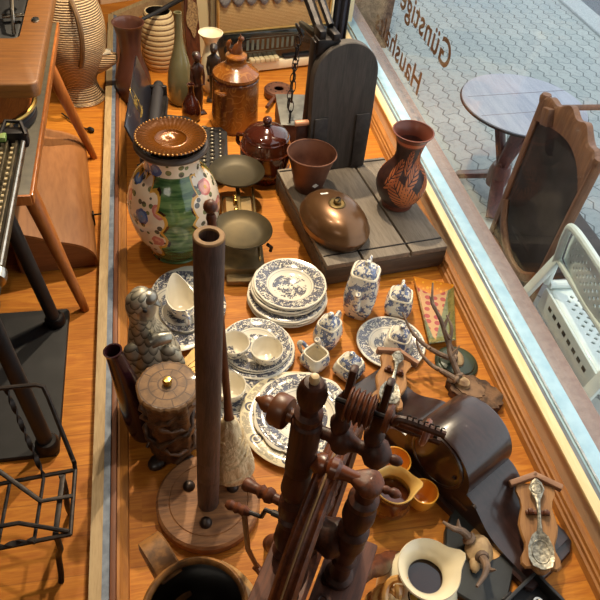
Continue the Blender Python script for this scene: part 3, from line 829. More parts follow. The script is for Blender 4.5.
def chain(p, q, n):
    b = MB(); p, q = Vector(p), Vector(q)
    d = (q-p)/n
    for i in range(n):
        c = p+d*(i+.5); M = along(c, c+d)
        M = M @ Matrix.Rotation(PI/2*(i % 2), 4, 'Z') @ Matrix.Rotation(PI/2, 4, 'X')
        b.torus((0, 0, 0), d.length*.46, .0034, 10, 5, M @ Matrix.Diagonal((.55, 1.25, 1, 1)))
    return b
chain((-.075, .585, .475), (-.085, .565, .127), 8).build('chain', IRON, t)
chain((-.064, .59, .475), (-.055, .68, .127), 8).build('chain', IRON, t)
PMt = Matrix.Translation((-.03, .665, 0)) @ Matrix.Rotation(R(-12), 4, 'Z')
b = MB(); b.box((0, 0, .066), (.135, .25, .10), 0, .004, PMt)
pn = b.build('weight_pan', RUST, t)
b = MB(); b.box((0, 0, .119), (.142, .257, .006), 0, .002, PMt); b.build('zinc_top', GREYMET, pn)
b = MB(); b.box((0, 0, .008), (.11, .2, .014), 0, 0, PMt); b.build('pan_foot', IRON, pn)
rl = MB().tube([(-.172, .275, .295), (-.100, .268, .300)], [.011, .011], 12).build('release_handle', PINKW, t)
MB().box((-.140, .278, .193), (.045, .012, .19), 0, .003).build('lever_strip', RUST, rl)

# on the platform
zt = .1035
t = thing('bowl', 'copper bucket-shaped bowl with a flared rim standing on the scale platform', 'bowl', (.534, 1.965, zt))
MB().lathe(vessel([(.050, 0), (.052, .003), (.060, .04), (.071, .09), (.083, .135), (.089, .147), (.090, .150)], .003), 40).build('body', COPPER, t, smooth=50)
MB().torus((0, 0, .150), .0885, .003, 40, 6).build('rolled_rim', COPPER, t)
MB().box((0, 0, 0), (.017, .0012, .017), 0, 0, Matrix.Rotation(R(8), 4, 'Z') @ Matrix.Translation((0, -.0655, .052)) @ Matrix.Rotation(R(13), 4, 'X') @ Matrix.Rotation(R(45), 4, 'Y')).build('price_sticker', PAPER, t)
t = thing('bed_warmer', 'polished oval bronze bed warmer with a screw cap lying on the scale platform', 'bed warmer', (.576, 1.722, zt), R(-72))
b = MB(); secs = []
for z, k in ((0, .88), (.004, .93), (.02, .985), (.034, 1.0), (.037, 1.015), (.041, 1.015), (.044, .985), (.064, .93), (.084, .80), (.098, .60), (.106, .35), (.108, .12)):
    secs.append([Vector((.150*k*math.cos(2*PI*i/48), .108*k*math.sin(2*PI*i/48), z)) for i in range(48)])
b.loft(secs); b.build('body', BRONZE, t, smooth=60)
cap = MB().lathe([(0, .1), (.030, .1), (.030, .110), (.026, .112), (.024, .110), (.013, .110), (.013, .120), (.010, .123), (0, .123)], 28).build('screw_cap', AGEDBRASS, t)
MB().torus((0, 0, .124), .009, .0025, 16, 6, Matrix.Rotation(R(35), 4, 'X')).build('cap_ring', IRON, cap)
MB().box((0, 0, 0), (.026, .014, .0012), 0, 0, Matrix.Translation((-.072, -.008, .1015)) @ Matrix.Rotation(R(-18), 4, 'Y') @ Matrix.Rotation(R(75), 4, 'Z')).build('price_sticker', PAPER, t)
o = MB().lathe(vessel(sprof([(.052, 0), (.058, .006), (.058, .016), (.060, .022), (.078, .05), (.090, .085), (.088, .12), (.072, .155), (.052, .185), (.044, .215), (.047, .245), (.056, .28), (.070, .302), (.072, .306)], 4), .005), 48)
o = o.build('vase', TERRA, smooth=60); tag(o, 'terracotta vase carved with fern leaves on the corner of the scale platform', 'vase', None, (.845, 1.845, zt), .45)
i_ = MB().lathe([(.0715, .304), (.0685, .3065), (.060, .290), (.050, .262), (.0395, .23), (.037, .20), (0, .20)], 40).build('inner_glaze', TERRAIN, o, smooth=60)

# ------------------------------------------------------------------ green vase, glass plate, letter scale
o = MB().lathe(vessel(sprof([(.082, 0), (.088, .006), (.086, .016), (.104, .05), (.134, .11), (.148, .18), (.147, .235), (.128, .295), (.098, .335), (.087, .355), (.086, .385), (.093, .41)], 5)+[(.101, .418), (.106, .424), (.105, .431)], .007), 64)
o = o.build('vase', GREENV, smooth=60); tag(o, 'big green painted vase with white floral panels, an amber plate lying on its mouth', 'vase', None, (.036, 1.775, 0))
MB().torus((0, 0, .424), .104, .0105, 48, 8).build('dark_rim', simple('dark_rim_glaze', C(74, 58, 46), C(50, 38, 32), .5, 0, .05), o)
pr = [(0, .0), (.040, .0), (.044, .003), (.048, .004), (.080, .011), (.104, .015), (.1065, .016), (.105, .019), (.078, .0155), (.052, .010), (.048, .0115), (.045, .008), (.042, .0045), (0, .004)]
o = MB().lathe(pr, 80, None, lambda a, r: 1).build('plate', AMBER, smooth=60)
b = MB()
for k in range(52): b.ball((.1055*math.cos(2*PI*k/52), .1055*math.sin(2*PI*k/52), .0185), .0036, 8, 6)
b.build('beaded_rim', simple('pale_amber_glass', C(206, 146, 72), C(186, 122, 54), .2, .2, .3), o)
tag(o, 'amber pressed-glass plate with a beaded rim lying on top of the green vase', 'plate', None, (.036, 1.772, .4355))
t = thing('kitchen_scale', 'old balance scale with two round brass pans in front of the barrel pot', 'scale', (.262, 1.835, 0), R(-4))
b = MB()
b.box((0, -.165, .025), (.150, .14, .045), 0, .006); b.box((0, .06, .025), (.120, .22, .045), 0, .006)
b.box((0, -.05, .014), (.11, .44, .02), 0, .004); b.loft([[Vector(p) for p in q] for q in (
    [(-.055, -.02, .047), (.055, -.02, .047), (.055, .13, .047), (-.055, .13, .047)], [(-.045, 0, .085), (.045, 0, .085), (.045, .11, .085), (-.045, .11, .085)])])
b.build('base', simple('cream_bronze_paint', C(150, 120, 72), C(112, 92, 58), .5, .3, .1, 14, .1), t)
b = MB()
b.box((.0, .03, .097), (.014, .34, .014), 0, .003); b.box((.055, -.04, .09), (.008, .40, .012), 0, .002)
for y in (-.14, .185): b.lathe([(0, .085), (.012, .085), (.018, .108), (.03, .112), (0, .112)], 16, Matrix.Translation((0, y, 0)))
b.build('beam', AGEDBRASS, t)
pm = simple('dark_brass_pan', C(92, 78, 52), C(64, 56, 40), .5, .6, 0, 5, .04)
for y in (-.135, .205):
    MB().lathe([(0, 0), (.06, 0), (.082, .004), (.097, .018), (.103, .024), (.102, .027), (.096, .022), (.080, .008), (.06, .0035), (0, .003)], 48, Matrix.Translation((0, y, .112))).build('pan', pm, t, smooth=60)
b = MB()
for y in (.07, .02, .10): b.box((-.012, y, .09), (.014, .012, .03), .2, .003)
b.ball((-.012, .085, .1), (.008, .012, .008), 10, 8); b.build('pointer', BRASS, t)
MB().tube([(.085, -.17, .098), (.1, -.165, .08), (.098, -.16, .06)], .006, 8).build('catch', IRON, t)

# ------------------------------------------------------------------ blue-and-white china
def plate_mesh(name, mat, r, dep=.018, scal=0, n=64, parent=None):
    p = [(0, .0), (r*.52, .0), (r*.56, .002), (r*.60, dep*.35), (r*.66, dep*.7), (r*.96, dep), (r, dep+.0012), (r*.985, dep+.0035), (r*.66, dep*.7+.0035), (r*.58, dep*.35+.0036), (r*.52, .0045), (0, .004)]
    return MB().lathe(p, n, None, (lambda a, q: 1+(scal*abs(math.cos(a*6)) - scal*.6 if q > r*.7 else 0)) if scal else None).build(name, mat, parent, smooth=60)
ORD = ['lowest', 'second from the bottom', 'third from the bottom', 'fourth from the bottom', 'fifth from the bottom', 'sixth from the bottom', 'seventh from the bottom', 'eighth from the bottom', 'topmost']
z = .0
for k in range(9):
    big = k < 4
    r = .130 if big else .119
    if k == 4: z += .0
    o = plate_mesh('plate', CH_B if big else CH_A, r, .017 if big else .019, .016)
    lab = 'blue-and-white plate, %s of the tall stack beside the platform scale' % ORD[k]
    tag(o, lab, 'plate', 'plates of the tall stack', (.376+.0006*k*(k % 3), 1.478+.002*k*(1 if k > 3 else .4)+.003*math.sin(k*2), z), k*.35)
    z += .0066 if big else .0068
z = 0
for k, (r, mt, lab) in enumerate(((.121, CH_B, 'lowest and largest plate of the stack that carries the two cups'), (.119, CH_A, 'second plate from the bottom under the two cups'), (.106, CH_T, 'third plate from the bottom, smaller, under the two cups'), (.106, CH_T, 'topmost plate of the stack, directly under the two cups'))):
    o = plate_mesh('plate', mt, r, .016, .014)
    tag(o, 'blue-and-white '+lab, 'plate', 'plates under the two cups', (.243+.001*k, 1.270+.003*k, z), k*.5); z += .0062
ztop = z-.0062+.0048
def cup(label, loc, rz, r=.045, h=.056, group=None):
    t = thing('cup', label, 'cup', loc, rz, group)
    pr = sprof([(.022, 0), (.024, .005), (r*.74, h*.28), (r*.94, h*.65), (r, h)], 4)
    MB().lathe([(0, 0)]+pr+[(r-.001, h+.001)], 36).build('body', CUPOUT, t, smooth=60)
    MB().lathe([(r, h), (r-.0015, h+.0016), (r-.0035, h)]+[(max(q[0]-.0035, .002), q[1]) for q in reversed(pr) if q[1] > .008]+[(0, .008)], 36).build('inside', WHITECH, t, smooth=60)
    MB().tube(spline([(r*.93, 0, h*.86), (r*1.35, 0, h*.9), (r*1.5, 0, h*.6), (r*1.25, 0, h*.3), (r*.8, 0, h*.3)], 4), .0038, 8, True, 1.4).build('handle', POT, t)
    return t
cup('left of the two patterned cups on the plate stack behind the pole', (.176, 1.256, ztop+.0004), 2.4, .046, .056, 'cups on the plate stack')
cup('right of the two patterned cups on the plate stack, nearer the creamer', (.268, 1.222, ztop+.0004), .9, .0485, .056, 'cups on the plate stack')
o = plate_mesh('saucer', CH_S, .092, .017, .012); tag(o, 'small blue-and-white saucer under the single cup right of the pole', 'saucer', None, (.155, 1.112, 0))
cup('single blue-and-white cup on its own saucer right of the pole', (.146, 1.116, .0051), 2.0, .048, .058)
# round platter with scalloped plate (partly behind the spinning wheel)
o = plate_mesh('platter', CH_M, .163, .02, 0); tag(o, 'large platter with dark flower medallions lying under the scalloped plate', 'platter', None, (.328, 1.012, 0))
o = plate_mesh('plate', CH_F, .143, .020, .05); tag(o, 'scalloped blue floral plate lying on the medallion platter behind the spinning wheel', 'plate', None, (.346, 1.022, .0058), .2)
# oval platter, sauce boat on its saucer
def oval(name, mat, a, b_, scal, dep, label, cat, loc, rz, parent=None):
    m = MB(); secs = []
    for k, z in ((0, 0), (.56, 0), (.64, dep*.4), (.96, dep), (1, dep+.001), (.985, dep+.0035), (.64, dep*.4+.004), (.55, .0045), (0, .004)):
        if k == 0: secs.append(m.ring([(0, 0, z)])); continue
        q = []
        for i in range(72):
            th = 2*PI*i/72; s_ = 1+(scal*(abs(math.cos(th*4))-.6) if k > .8 else 0)
            q.append((a*k*s_*math.cos(th), b_*k*s_*math.sin(th), z))
        secs.append(m.ring(q))
    m.skin(secs); o = m.build(name, mat, parent, smooth=60)
    return tag(o, label, cat, None, loc, rz) if label else o
oval('platter', CH_O, .185, .128, .035, .02, 'oval scalloped blue-and-white platter partly hidden behind the wooden pole', 'platter', (.046, 1.474, 0), R(80))
t = thing('sauce_boat', 'blue-and-white sauce boat with its fixed saucer on the oval platter', 'sauce boat', (.034, 1.455, .0055), R(100))
oval('saucer', CH_S, .095, .070, .03, .014, None, None, None, None, t)
sb = MB(); n = 36; secs = []; ins = []
H0 = [(.030, .022, .004), (.034, .024, .010), (.054, .038, .03), (.064, .044, .055), (.068, .046, .075)]
def srow(a, b_, z, k, off=0):
    q = []
    for i in range(n):
        th = 2*PI*i/n; c, s_ = math.cos(th), math.sin(th)
        sp = max(0, c)**3
        q.append(((a+sp*.022*k-off)*c, (b_-off)*s_*(1-.15*sp*k), z+sp*.022*k+.008*k*max(0, -c)**4))
    return q
rows = [srow(a, b_, z, max(0, (z-.03)/.045)) for a, b_, z in H0]
inn = [srow(a, b_, z, max(0, (z-.03)/.045), .0035) for a, b_, z in reversed(H0[1:])]
m = MB(); m.skin([m.ring(q) for q in rows], True, True); m.build('body', POT, t, smooth=60)
m = MB(); m.skin([m.ring(rows[-1])]+[m.ring(q) for q in inn], True, False, True); m.build('inside', WHITECH, t, smooth=60)
MB().tube(spline([(-.066, 0, .078), (-.098, 0, .085), (-.105, 0, .06), (-.085, 0, .035), (-.056, 0, .034)], 4), .0045, 8, True, 1.3).build('handle', POT, t)

# square tea set
def sq_ring(a, z, n=32, p=4.2, ox=0, oy=0):
    q = []
    for i in range(n):
        th = 2*PI*i/n; c, s_ = math.cos(th), math.sin(th)
        k = (abs(c)**p+abs(s_)**p)**(-1/p)
        q.append((a*k*c+ox, a*k*s_+oy, z))
    return q
def tea_pot(name, label, cat, loc, rz, a, h, lid=True, spout=True, handle=True, sy=1):
    t = thing(name, label, cat, loc, rz)
    prof = ((.74, 0), (.78, .02), (.98, .22), (1.06, .5), (.98, .78), (.86, .93), (.84, 1.0))
    m = MB(); m.skin([m.ring(sq_ring(a*k, z*h)) for k, z in prof], True, True); m.build('body', POT, t, smooth=55)
    top = a*.84
    m = MB()
    m.skin([m.ring(sq_ring(top*k, z)) for k, z in ((1, h-.001), (1.06, h+.002), (1.0, h+.006), (.88, h+.004))] + ([] if lid else [m.ring(sq_ring(a*k-.004, z*h)) for k, z in reversed(prof[1:-1])]), True, False, True)
    m.build('rim', WHITECH, t, smooth=55)
    if lid:
        m = MB(); m.skin([m.ring(sq_ring(top*k, h+z)) for k, z in ((.90, .004), (.88, .010), (.62, .024), (.25, .032), (.2, .034))], True, True, True)
        l = m.build('lid', POT, t, smooth=55)
        m = MB(); m.ball((0, 0, h+.040), (.010, .010, .009), 14, 8); m.build('lid_knob', POT, l)
    if spout:
        m = MB(); pts = spline([(-a*.95, 0, h*.35), (-a*1.45, 0, h*.48), (-a*1.65, 0, h*.75), (-a*1.95, 0, h*.95)], 4)
        m.tube(pts, [.016-.0007*i for i in range(len(pts))], 12); s_ = m.build('spout', POT, t, smooth=60)
        m = MB(); e = pts[-1]; m.torus(e, .0068, .002, 14, 6, Matrix.Rotation(R(-28), 4, 'Y')); m.build('spout_lip', WHITECH, s_)
    if handle:
        MB().tube(spline([(a*.85, 0, h*.90), (a*1.5, 0, h*1.0), (a*1.85, 0, h*.72), (a*1.5, 0, h*.35), (a*.95, 0, h*.28)], 5), .0058, 8, True, 1.4).build('handle', POT, t, smooth=60)
    return t
tea_pot('coffee_pot', 'tall square blue-and-white coffee pot in front of the platform scale', 'coffee pot', (.603, 1.415, 0), R(62), .050, .178)
tea_pot('lidded_pot', 'square blue-and-white lidded pot standing behind the tea plate', 'pot', (.735, 1.400, 0), R(66), .043, .078, spout=False)
tea_pot('teapot', 'small blue-and-white teapot with its spout towards the plate stack', 'teapot', (.470, 1.290, 0), R(48), .038, .090)
tea_pot('creamer', 'open square blue-and-white creamer without a lid', 'creamer', (.414, 1.205, 0), R(125), .037, .058, lid=False, spout=False)
tea_pot('sugar_bowl', 'square blue-and-white lidded sugar bowl beside the brown spoon plaque', 'sugar bowl', (.510, 1.163, 0), R(40), .040, .052, spout=False, handle=False)
o = plate_mesh('plate', CH_T, .110, .016, .0); tag(o, 'blue-and-white tea plate carrying a lidded sugar pot, in front of the painted dish', 'plate', None, (.671, 1.258, 0))
tea_pot('sugar_bowl', 'square blue-and-white lidded sugar pot standing on the tea plate', 'sugar bowl', (.688, 1.245, .0050), R(60), .040, .056, spout=False, handle=False)
# painted dish
P = [(-.072, .135), (.068, .118), (.052, -.140), (-.036, -.170)]
m = MB(); rows = []
def shr(k, z, dy=0): return [Vector((p[0]*k, (p[1])*k, z)) for p in dens]
dens = []
for i in range(4):
    a, b_ = P[i], P[(i+1) % 4]
    for j in range(8): dens.append((a[0]+(b_[0]-a[0])*j/8, a[1]+(b_[1]-a[1])*j/8))
secs = [shr(.74, 0), shr(.95, .017), shr(1, .026), shr(.985, .0285), shr(.93, .022), shr(.72, .0055)]
m.skin([m.ring(q) for q in secs], True, True, True)
o = m.build('dish', DISH, smooth=40); tag(o, 'four-cornered ceramic dish painted orange, red and green near the window sill', 'dish', None, (.866, 1.385, 0), R(-15))
# ------------------------------------------------------------------ antler mounts
def antler(b, pts, r0, r1, tines=()):
    q = spline(pts, 6); n = len(q)
    b.tube(q, [r0+(r1-r0)*(i/(n-1))**1.3 for i in range(n)], 9)
    for i, d, L in tines:
        p = q[i]; b.tube([p, p+Vector(d)*L*.5, p+Vector(d)*L+Vector((0, 0, L*.25))], [r0*.75, r0*.5, .0012], 7)
    b.lathe([(0, 0), (r0*1.5, .001), (r0*1.6, .005), (r0*1.2, .010), (0, .010)], 10, along(q[0], q[1]))
t = thing('antler_mount', 'roebuck antlers on a round dark green plaque near the window sill', 'antler mount', (.859, 1.162, 0))
MB().lathe([(0, 0), (.066, 0), (.068, .006), (.062, .012), (.058, .013), (.055, .018), (.048, .021), (0, .021)], 40).build('plaque', GREENW, t)
b = MB(); b.loft([[Vector((-.004+rx*math.cos(2*PI*i/14), .004+ry*math.sin(2*PI*i/14), z)).xyz for i in range(14)] for z, rx, ry in ((.020, .024, .034), (.030, .022, .032), (.040, .012, .02), (.043, .004, .008))])
b.build('skull_plate', SKULL, t)
b = MB()
antler(b, [(-.012, .012, .038), (-.035, .03, .075), (-.055, .075, .125), (-.075, .12, .16), (-.070, .165, .20)], .0095, .0025, [(10, (.45, .6, .5), .05), (16, (-.4, .5, .5), .045)])
antler(b, [(-.016, -.006, .036), (-.06, -.01, .06), (-.115, .015, .085), (-.16, .04, .125), (-.185, .085, .165)], .0095, .0025, [(11, (-.2, -.6, .5), .045), (16, (-.5, .3, .4), .04)])
b.build('antlers', ANTLER, t)
t = thing('antler_mount', 'antlers on a rough bark slice lying behind the black mantel clock', 'antler mount', (.868, 1.035, 0), R(-38))
pts = [(.085*(1+.07*math.sin(k*5.1)+.05*math.sin(k*9.7))*math.cos(2*PI*k/40), .052*(1+.09*math.sin(k*4.3))*math.sin(2*PI*k/40)) for k in range(40)]
b = MB(); b.prism(pts, 0, .030); pl = b.build('bark_slice', BARK, t, smooth=20)
MB().prism([(p[0]*.55-.02, p[1]*.6) for p in pts], .028, .033).build('cut_face', simple('weathered_cut', C(130, 98, 70), C(96, 70, 50), .8, scale=40, bump=.5), pl)
b = MB(); b.loft([[Vector((-.045+rx*math.cos(2*PI*i/12), .0+ry*math.sin(2*PI*i/12), z)) for i in range(12)] for z, rx, ry in ((.032, .026, .02), (.046, .022, .018), (.054, .008, .008))]); b.build('skull_plate', SKULL, t)
b = MB()
antler(b, [(-.06, .008, .048), (-.09, .03, .07), (-.12, .05, .10), (-.135, .09, .14), (-.165, .12, .155)], .010, .0025, [(9, (.3, .5, .6), .04), (15, (-.6, -.1, .5), .04)])
antler(b, [(-.06, -.008, .048), (-.10, -.006, .055), (-.145, -.005, .06), (-.19, .01, .075), (-.22, .04, .09)], .009, .0025, [(8, (-.3, -.5, .4), .03)])
b.build('antlers', ANTLER, t)
t = thing('antler_mount', 'small skull with antlers on a black shield plaque in front of the mantel clock', 'antler mount', (.700, .575, 0), R(-24))
t.scale = (1.12, 1.12, 1.12)
pts = [(-.06, -.10), (-.025, -.112), (0, -.118), (.025, -.112), (.06, -.10), (.074, -.03), (.078, .03), (.064, .085), (.045, .092), (.02, .082), (0, .088), (-.02, .082), (-.045, .092), (-.064, .085), (-.078, .03), (-.074, -.03)]
MB().prism([p for p in pts], 0, .018, None, .004).build('plaque', BLACKPL, t)
MB().lathe([(0, .016), (.038, .016), (.038, .0195), (0, .0195)], 28, Matrix.Translation((.012, .022, 0))).build('pale_disc', simple('pale_wood_disc', C(206, 156, 92), C(184, 132, 74), .6), t)
b = MB(); b.loft([[Vector((cx+rx*math.cos(2*PI*i/14), cy+ry*math.sin(2*PI*i/14), z)) for i in range(14)] for z, rx, ry, cx, cy in ((.018, .030, .036, -.004, -.004), (.030, .030, .036, -.004, -.004), (.042, .022, .026, -.004, 0), (.050, .008, .010, -.004, .004))])
b.ball((-.012, -.036, .028), (.012, .022, .010), 10, 8); b.build('skull', SKULL, t)
b = MB()
antler(b, [(-.028, .008, .040), (-.05, .012, .060), (-.075, .005, .075), (-.098, .01, .082)], .010, .003, [(8, (-.3, .6, .4), .025)])
antler(b, [(-.002, -.022, .040), (.004, -.05, .06), (-.004, -.08, .075), (-.02, -.11, .082)], .010, .003, [(8, (.6, -.2, .4), .025)])
b.build('antlers', ANTLER, t)

# ------------------------------------------------------------------ Napoleon-hat mantel clock
# local x runs along the clock (towards the camera's right), y from front to back
dirx = Vector((.48, -.877)); rz = math.atan2(dirx.y, dirx.x)
t = thing('mantel_clock', 'black-brown curved mantel clock seen from above and behind the spinning wheel', 'clock', (.705, .815, 0), rz)
D0, D1 = -.085, .085
top = []
for x in sorted([-.325+.65*k/60 for k in range(61)]+[s_*.1045*math.sin(k*PI/24) for k in range(1, 12) for s_ in (-1, 1)]+[-.1044, .1044, -.1046, .1046]):
    a = abs(x)
    if a < .1045: z = .115+math.sqrt(max(0, .1045**2-x*x))
    else: z = .032+.075*math.exp(-((a-.1045)/.075)**2)
    top.append((x, z))
b = MB(); secs = []
for y, k in ((D0, .985), (D0+.006, 1), (D1-.006, 1), (D1, .985)):
    secs.append([Vector((x, y, .018)) for x in (top[0][0], )]+[Vector((x, y, .018+(z-.018)*k)) for x, z in top]+[Vector((top[-1][0], y, .018))])
b.loft(secs); b.build('case', CLOCKW, t, smooth=40)
pts = [(-.335, -.10), (.335, -.10), (.348, -.09), (.352, 0.0), (.35, .065), (.335, .092), (.31, .10), (-.335, .10), (-.35, .085), (-.35, -.085)]
MB().prism(pts, 0, .020, None, .004).build('plinth', CLOCKW, t)
FM = Matrix.Translation((0, D0-.001, .128)) @ Matrix.Rotation(PI/2, 4, 'X')
bz = MB().torus((0, 0, 0), .078, .005, 48, 8, FM).build('door_rim', CLOCKW, t)
dl = MB().lathe([(0, -.004), (.076, -.004), (.076, .002), (0, .002)], 48, FM).build('back_door', CLOCKW, t)
MB().lathe([(0, .002), (.006, .002), (.005, .008), (0, .009)], 12, FM @ Matrix.Translation((.06, 0, 0))).build('door_knob', BOLT, dl)
MB().box((.10, D0-.001, .055), (.05, .003, .012), 0, .001).build('name_plate', simple('dull_brown_plate', C(92, 62, 40), C(78, 52, 34), .5), t)
MB().lathe([(0, 0), (.007, 0), (.005, .006), (0, .007)], 12, Matrix.Translation((.135, D0, .095)) @ Matrix.Rotation(PI/2, 4, 'X')).build('stud', BOLT, t)

# ------------------------------------------------------------------ pewter spoons on oak plaques
GABLE = wood('faded_gable_wood', C(128, 88, 62), C(156, 114, 84), 0, 10, .6, 0)
def spoon_plaque(label, loc, rot, roof=True):
    t = thing('spoon_plaque', label, 'spoon plaque', loc, 0, None, rot)
    pts = []
    half = [(.030, .105), (.045, .102), (.048, .085), (.040, .065), (.037, .045), (.043, .020), (.047, 0), (.043, -.022), (.035, -.045), (.036, -.06), (.045, -.078), (.046, -.095), (.036, -.104), (.022, -.102), (.010, -.112)]
    pts = [(-x, y) for x, y in half]+[(0, -.115)]+[(x, y) for x, y in reversed(half)]
    MB().prism(pts, 0, .012, None, .004).build('board', PLAQW, t)
    if roof:
        b = MB(); b.box((-.028, .112, .014), (.075, .014, .022), .42, .002); b.box((.030, .112, .014), (.075, .014, .022), -.42, .002); b.build('gable', GABLE, t)
    b = MB(); b.box((0, .028, .018), (.058, .012, .012), .05, .004); b.box((-.018, .028, .024), (.012, .012, .018), .05, .003); b.box((.018, .028, .024), (.012, .012, .018), .05, .003); b.build('spoon_rest', MIDW, t)
    b = MB(); secs = []
    for x, y, z, wd in ((0, -.108, .026, .004), (0, -.100, .020, .022), (0, -.080, .017, .0295), (0, -.055, .017, .029), (0, -.03, .020, .019), (0, -.018, .024, .007), (0, .0, .029, .0045), (0, .03, .033, .0045), (0, .055, .031, .006), (0, .068, .029, .012), (0, .085, .028, .019), (0, .102, .029, .013), (0, .110, .030, .004)):
        row = []
        bowl = wd > .018 and y < 0
        for i in range(12):
            th = 2*PI*i/12
            row.append(Vector((wd*math.cos(th), y, z+.0022*math.sin(th)+(.006*(abs(math.cos(th))**3) if bowl else 0))))
        secs.append(row)
    b.loft(secs); s_ = b.build('spoon', SPOONM, t)
    b = MB(); b.torus((0, .086, .0305), .0135, .0018, 20, 6); b.build('relief_ring', SPOONM, s_)
    b = MB(); b.torus((0, -.066, .0215), .020, .0016, 20, 5, None, 1.35); b.build('relief_ring', SPOONM, s_)
    return t
spoon_plaque('oak plaque with a pewter spoon leaning on the window-side end of the mantel clock', (.842, .592, .074), (R(9), R(-10), R(-19)))
spoon_plaque('orange-brown plaque with a pewter spoon leaning on the far end of the mantel clock', (.602, 1.062, .074), (R(-8), R(6), R(-27)))

# ------------------------------------------------------------------ jugs and cups by the clock
t = thing('jug', 'brown glazed jug with a pale ochre inside between the two ochre cups', 'jug', (.508, .728, 0), R(20))
def spouted(pr, n, k_sp, wd=.5, zs=.05, ang=0):
    rows = []
    for r, z in pr:
        s_ = max(0, (z-zs))/(pr[-1][1]-zs)
        q = []
        for i in range(n):
            th = 2*PI*i/n; d = math.atan2(math.sin(th-ang), math.cos(th-ang)); g = math.exp(-(d/wd)**2)*s_**2
            q.append(((r+k_sp*g)*math.cos(th), (r+k_sp*g)*math.sin(th), z+.35*k_sp*g))
        rows.append(q)
    return rows
pr = sprof([(.036, 0), (.040, .006), (.052, .03), (.056, .055), (.049, .080), (.044, .092), (.049, .110), (.053, .118)], 4)
m = MB(); m.skin([m.ring(q) for q in spouted(pr, 40, .016, .3, .07, -.5)], True, True); m.build('body', BROWNGL, t, smooth=60)
ip = [(r-.004, z) for r, z in reversed(pr) if z > .02]
m = MB(); ro = spouted(pr, 40, .016, .3, .07, -.5)[-1]; ir = spouted(list(reversed(ip)), 40, .014, .3, .07, -.5)
m.skin([m.ring(ro)]+[m.ring([(p[0]*.975, p[1]*.975, p[2]+.0025) for p in ro])]+[m.ring(q) for q in reversed(ir)], True, False, True)
m.build('inside', simple('pale_ochre_glaze', C(222, 182, 108), C(206, 160, 86), .2, 0, .5), t, smooth=60)
MB().lathe([(0, .060), (.047, .060), (0, .0605)], 30).build('brown_inside', BROWNGL, t)
MB().tube(spline([(-.046, 0, .106), (-.085, .0, .11), (-.092, 0, .075), (-.075, 0, .045), (-.052, 0, .04)], 5), .0065, 8).build('handle', BROWNGL, t)
for lab, loc, r in (('ochre cup standing behind the brown jug', (.548, .822, 0), .041), ('ochre cup standing at the clock side of the brown jug', (.596, .726, 0), .036)):
    o = MB().lathe(vessel(sprof([(r*.6, 0), (r*.66, .004), (r*.9, .02), (r*1.0, .045), (r*1.0, .066)], 4), .0035), 36).build('cup', OCHRE, smooth=60)
    tag(o, lab, 'cup', 'ochre cups', loc)
t = thing('jug', 'cream painted jug with wide spouted rim and plaited handle at the front', 'jug', (.490, .482, 0), R(12))
pr = sprof([(.052, 0), (.058, .006), (.082, .05), (.090, .09), (.076, .135), (.050, .163), (.042, .177), (.052, .197), (.067, .212)], 4)
rows = spouted(pr, 48, .021, .26, .16, 0)
m = MB(); m.skin([m.ring(q) for q in rows], True, True); m.build('body', JUGP, t, smooth=60)
m = MB(); ro = rows[-1]; ir = spouted([(r-.005, z) for r, z in pr if z > .12], 48, .019, .26, .16, 0)
m.skin([m.ring(ro), m.ring([(p[0]*.97, p[1]*.97, p[2]+.003) for p in ro])]+[m.ring(q) for q in reversed(ir)], True, False, True)
m.build('inside', CREAMC, t, smooth=60)
MB().lathe([(0, .168), (.0405, .168), (0, .1685)], 30).build('neck_shade', DARKHOLE, t)  # dark disc stands in for the shade inside the jug's neck
b = MB()
for k in range(2):
    pts = []
    for i in range(37):
        s_ = i/36; base = Vector((-.058-.060*math.sin(PI*s_*.95), 0, .19-.12*s_))
        ph = s_*2*PI*3+k*PI
        pts.append(base+Vector((.010*math.cos(ph), .015*math.sin(ph), .004*math.sin(ph))))
    b.tube(pts, .0085, 8)
b.build('plaited_handle', simple('ochre_braid_glaze', C(196, 134, 62), C(222, 176, 110), .2, 0, .5, 18), t)
# black box with silver coils
t = thing('black_box', 'shallow black box holding small silver rings at the front edge of the picture', 'box', (.757, .385, 0), R(28))
b = MB(); b.box((0, 0, .003), (.20, .16, .006), 0, .001)
for c, d in (((-.097, 0, .022), (.008, .16, .04)), ((.097, 0, .022), (.008, .16, .04)), ((0, -.077, .022), (.19, .008, .04)), ((0, .077, .022), (.19, .008, .04))): b.box(c, d, 0, .0015)
b.build('box', BLACKM, t)
MB().box((.0, .084, .03), (.03, .006, .012), 0, .001).build('clasp', IRON, t)
for k, (x, y, r) in enumerate(((-.02, .04, .016), (-.045, .022, .015), (-.01, .012, .017), (-.042, -.008, .016), (.02, .035, .015), (.025, .0, .016), (-.012, -.022, .015), (.06, .03, .014), (.055, -.02, .015))):
    b = MB(); b.torus((0, 0, .0055), r-.004, .0045, 22, 6)
    for j in range(5): b.tube([(0, 0, .005), ((r-.004)*math.cos(j*1.2566), (r-.004)*math.sin(j*1.2566), .006)], .0016, 5)
    o = b.build('silver_ring', STEEL)
    ang = R(28); lx, ly = x*math.cos(ang)-y*math.sin(ang), x*math.sin(ang)+y*math.cos(ang)
    tag(o, 'small spoked silver ring lying loose in the shallow black box', 'ring', 'silver rings in the black box', (.757+lx, .385+ly, .0062), k)

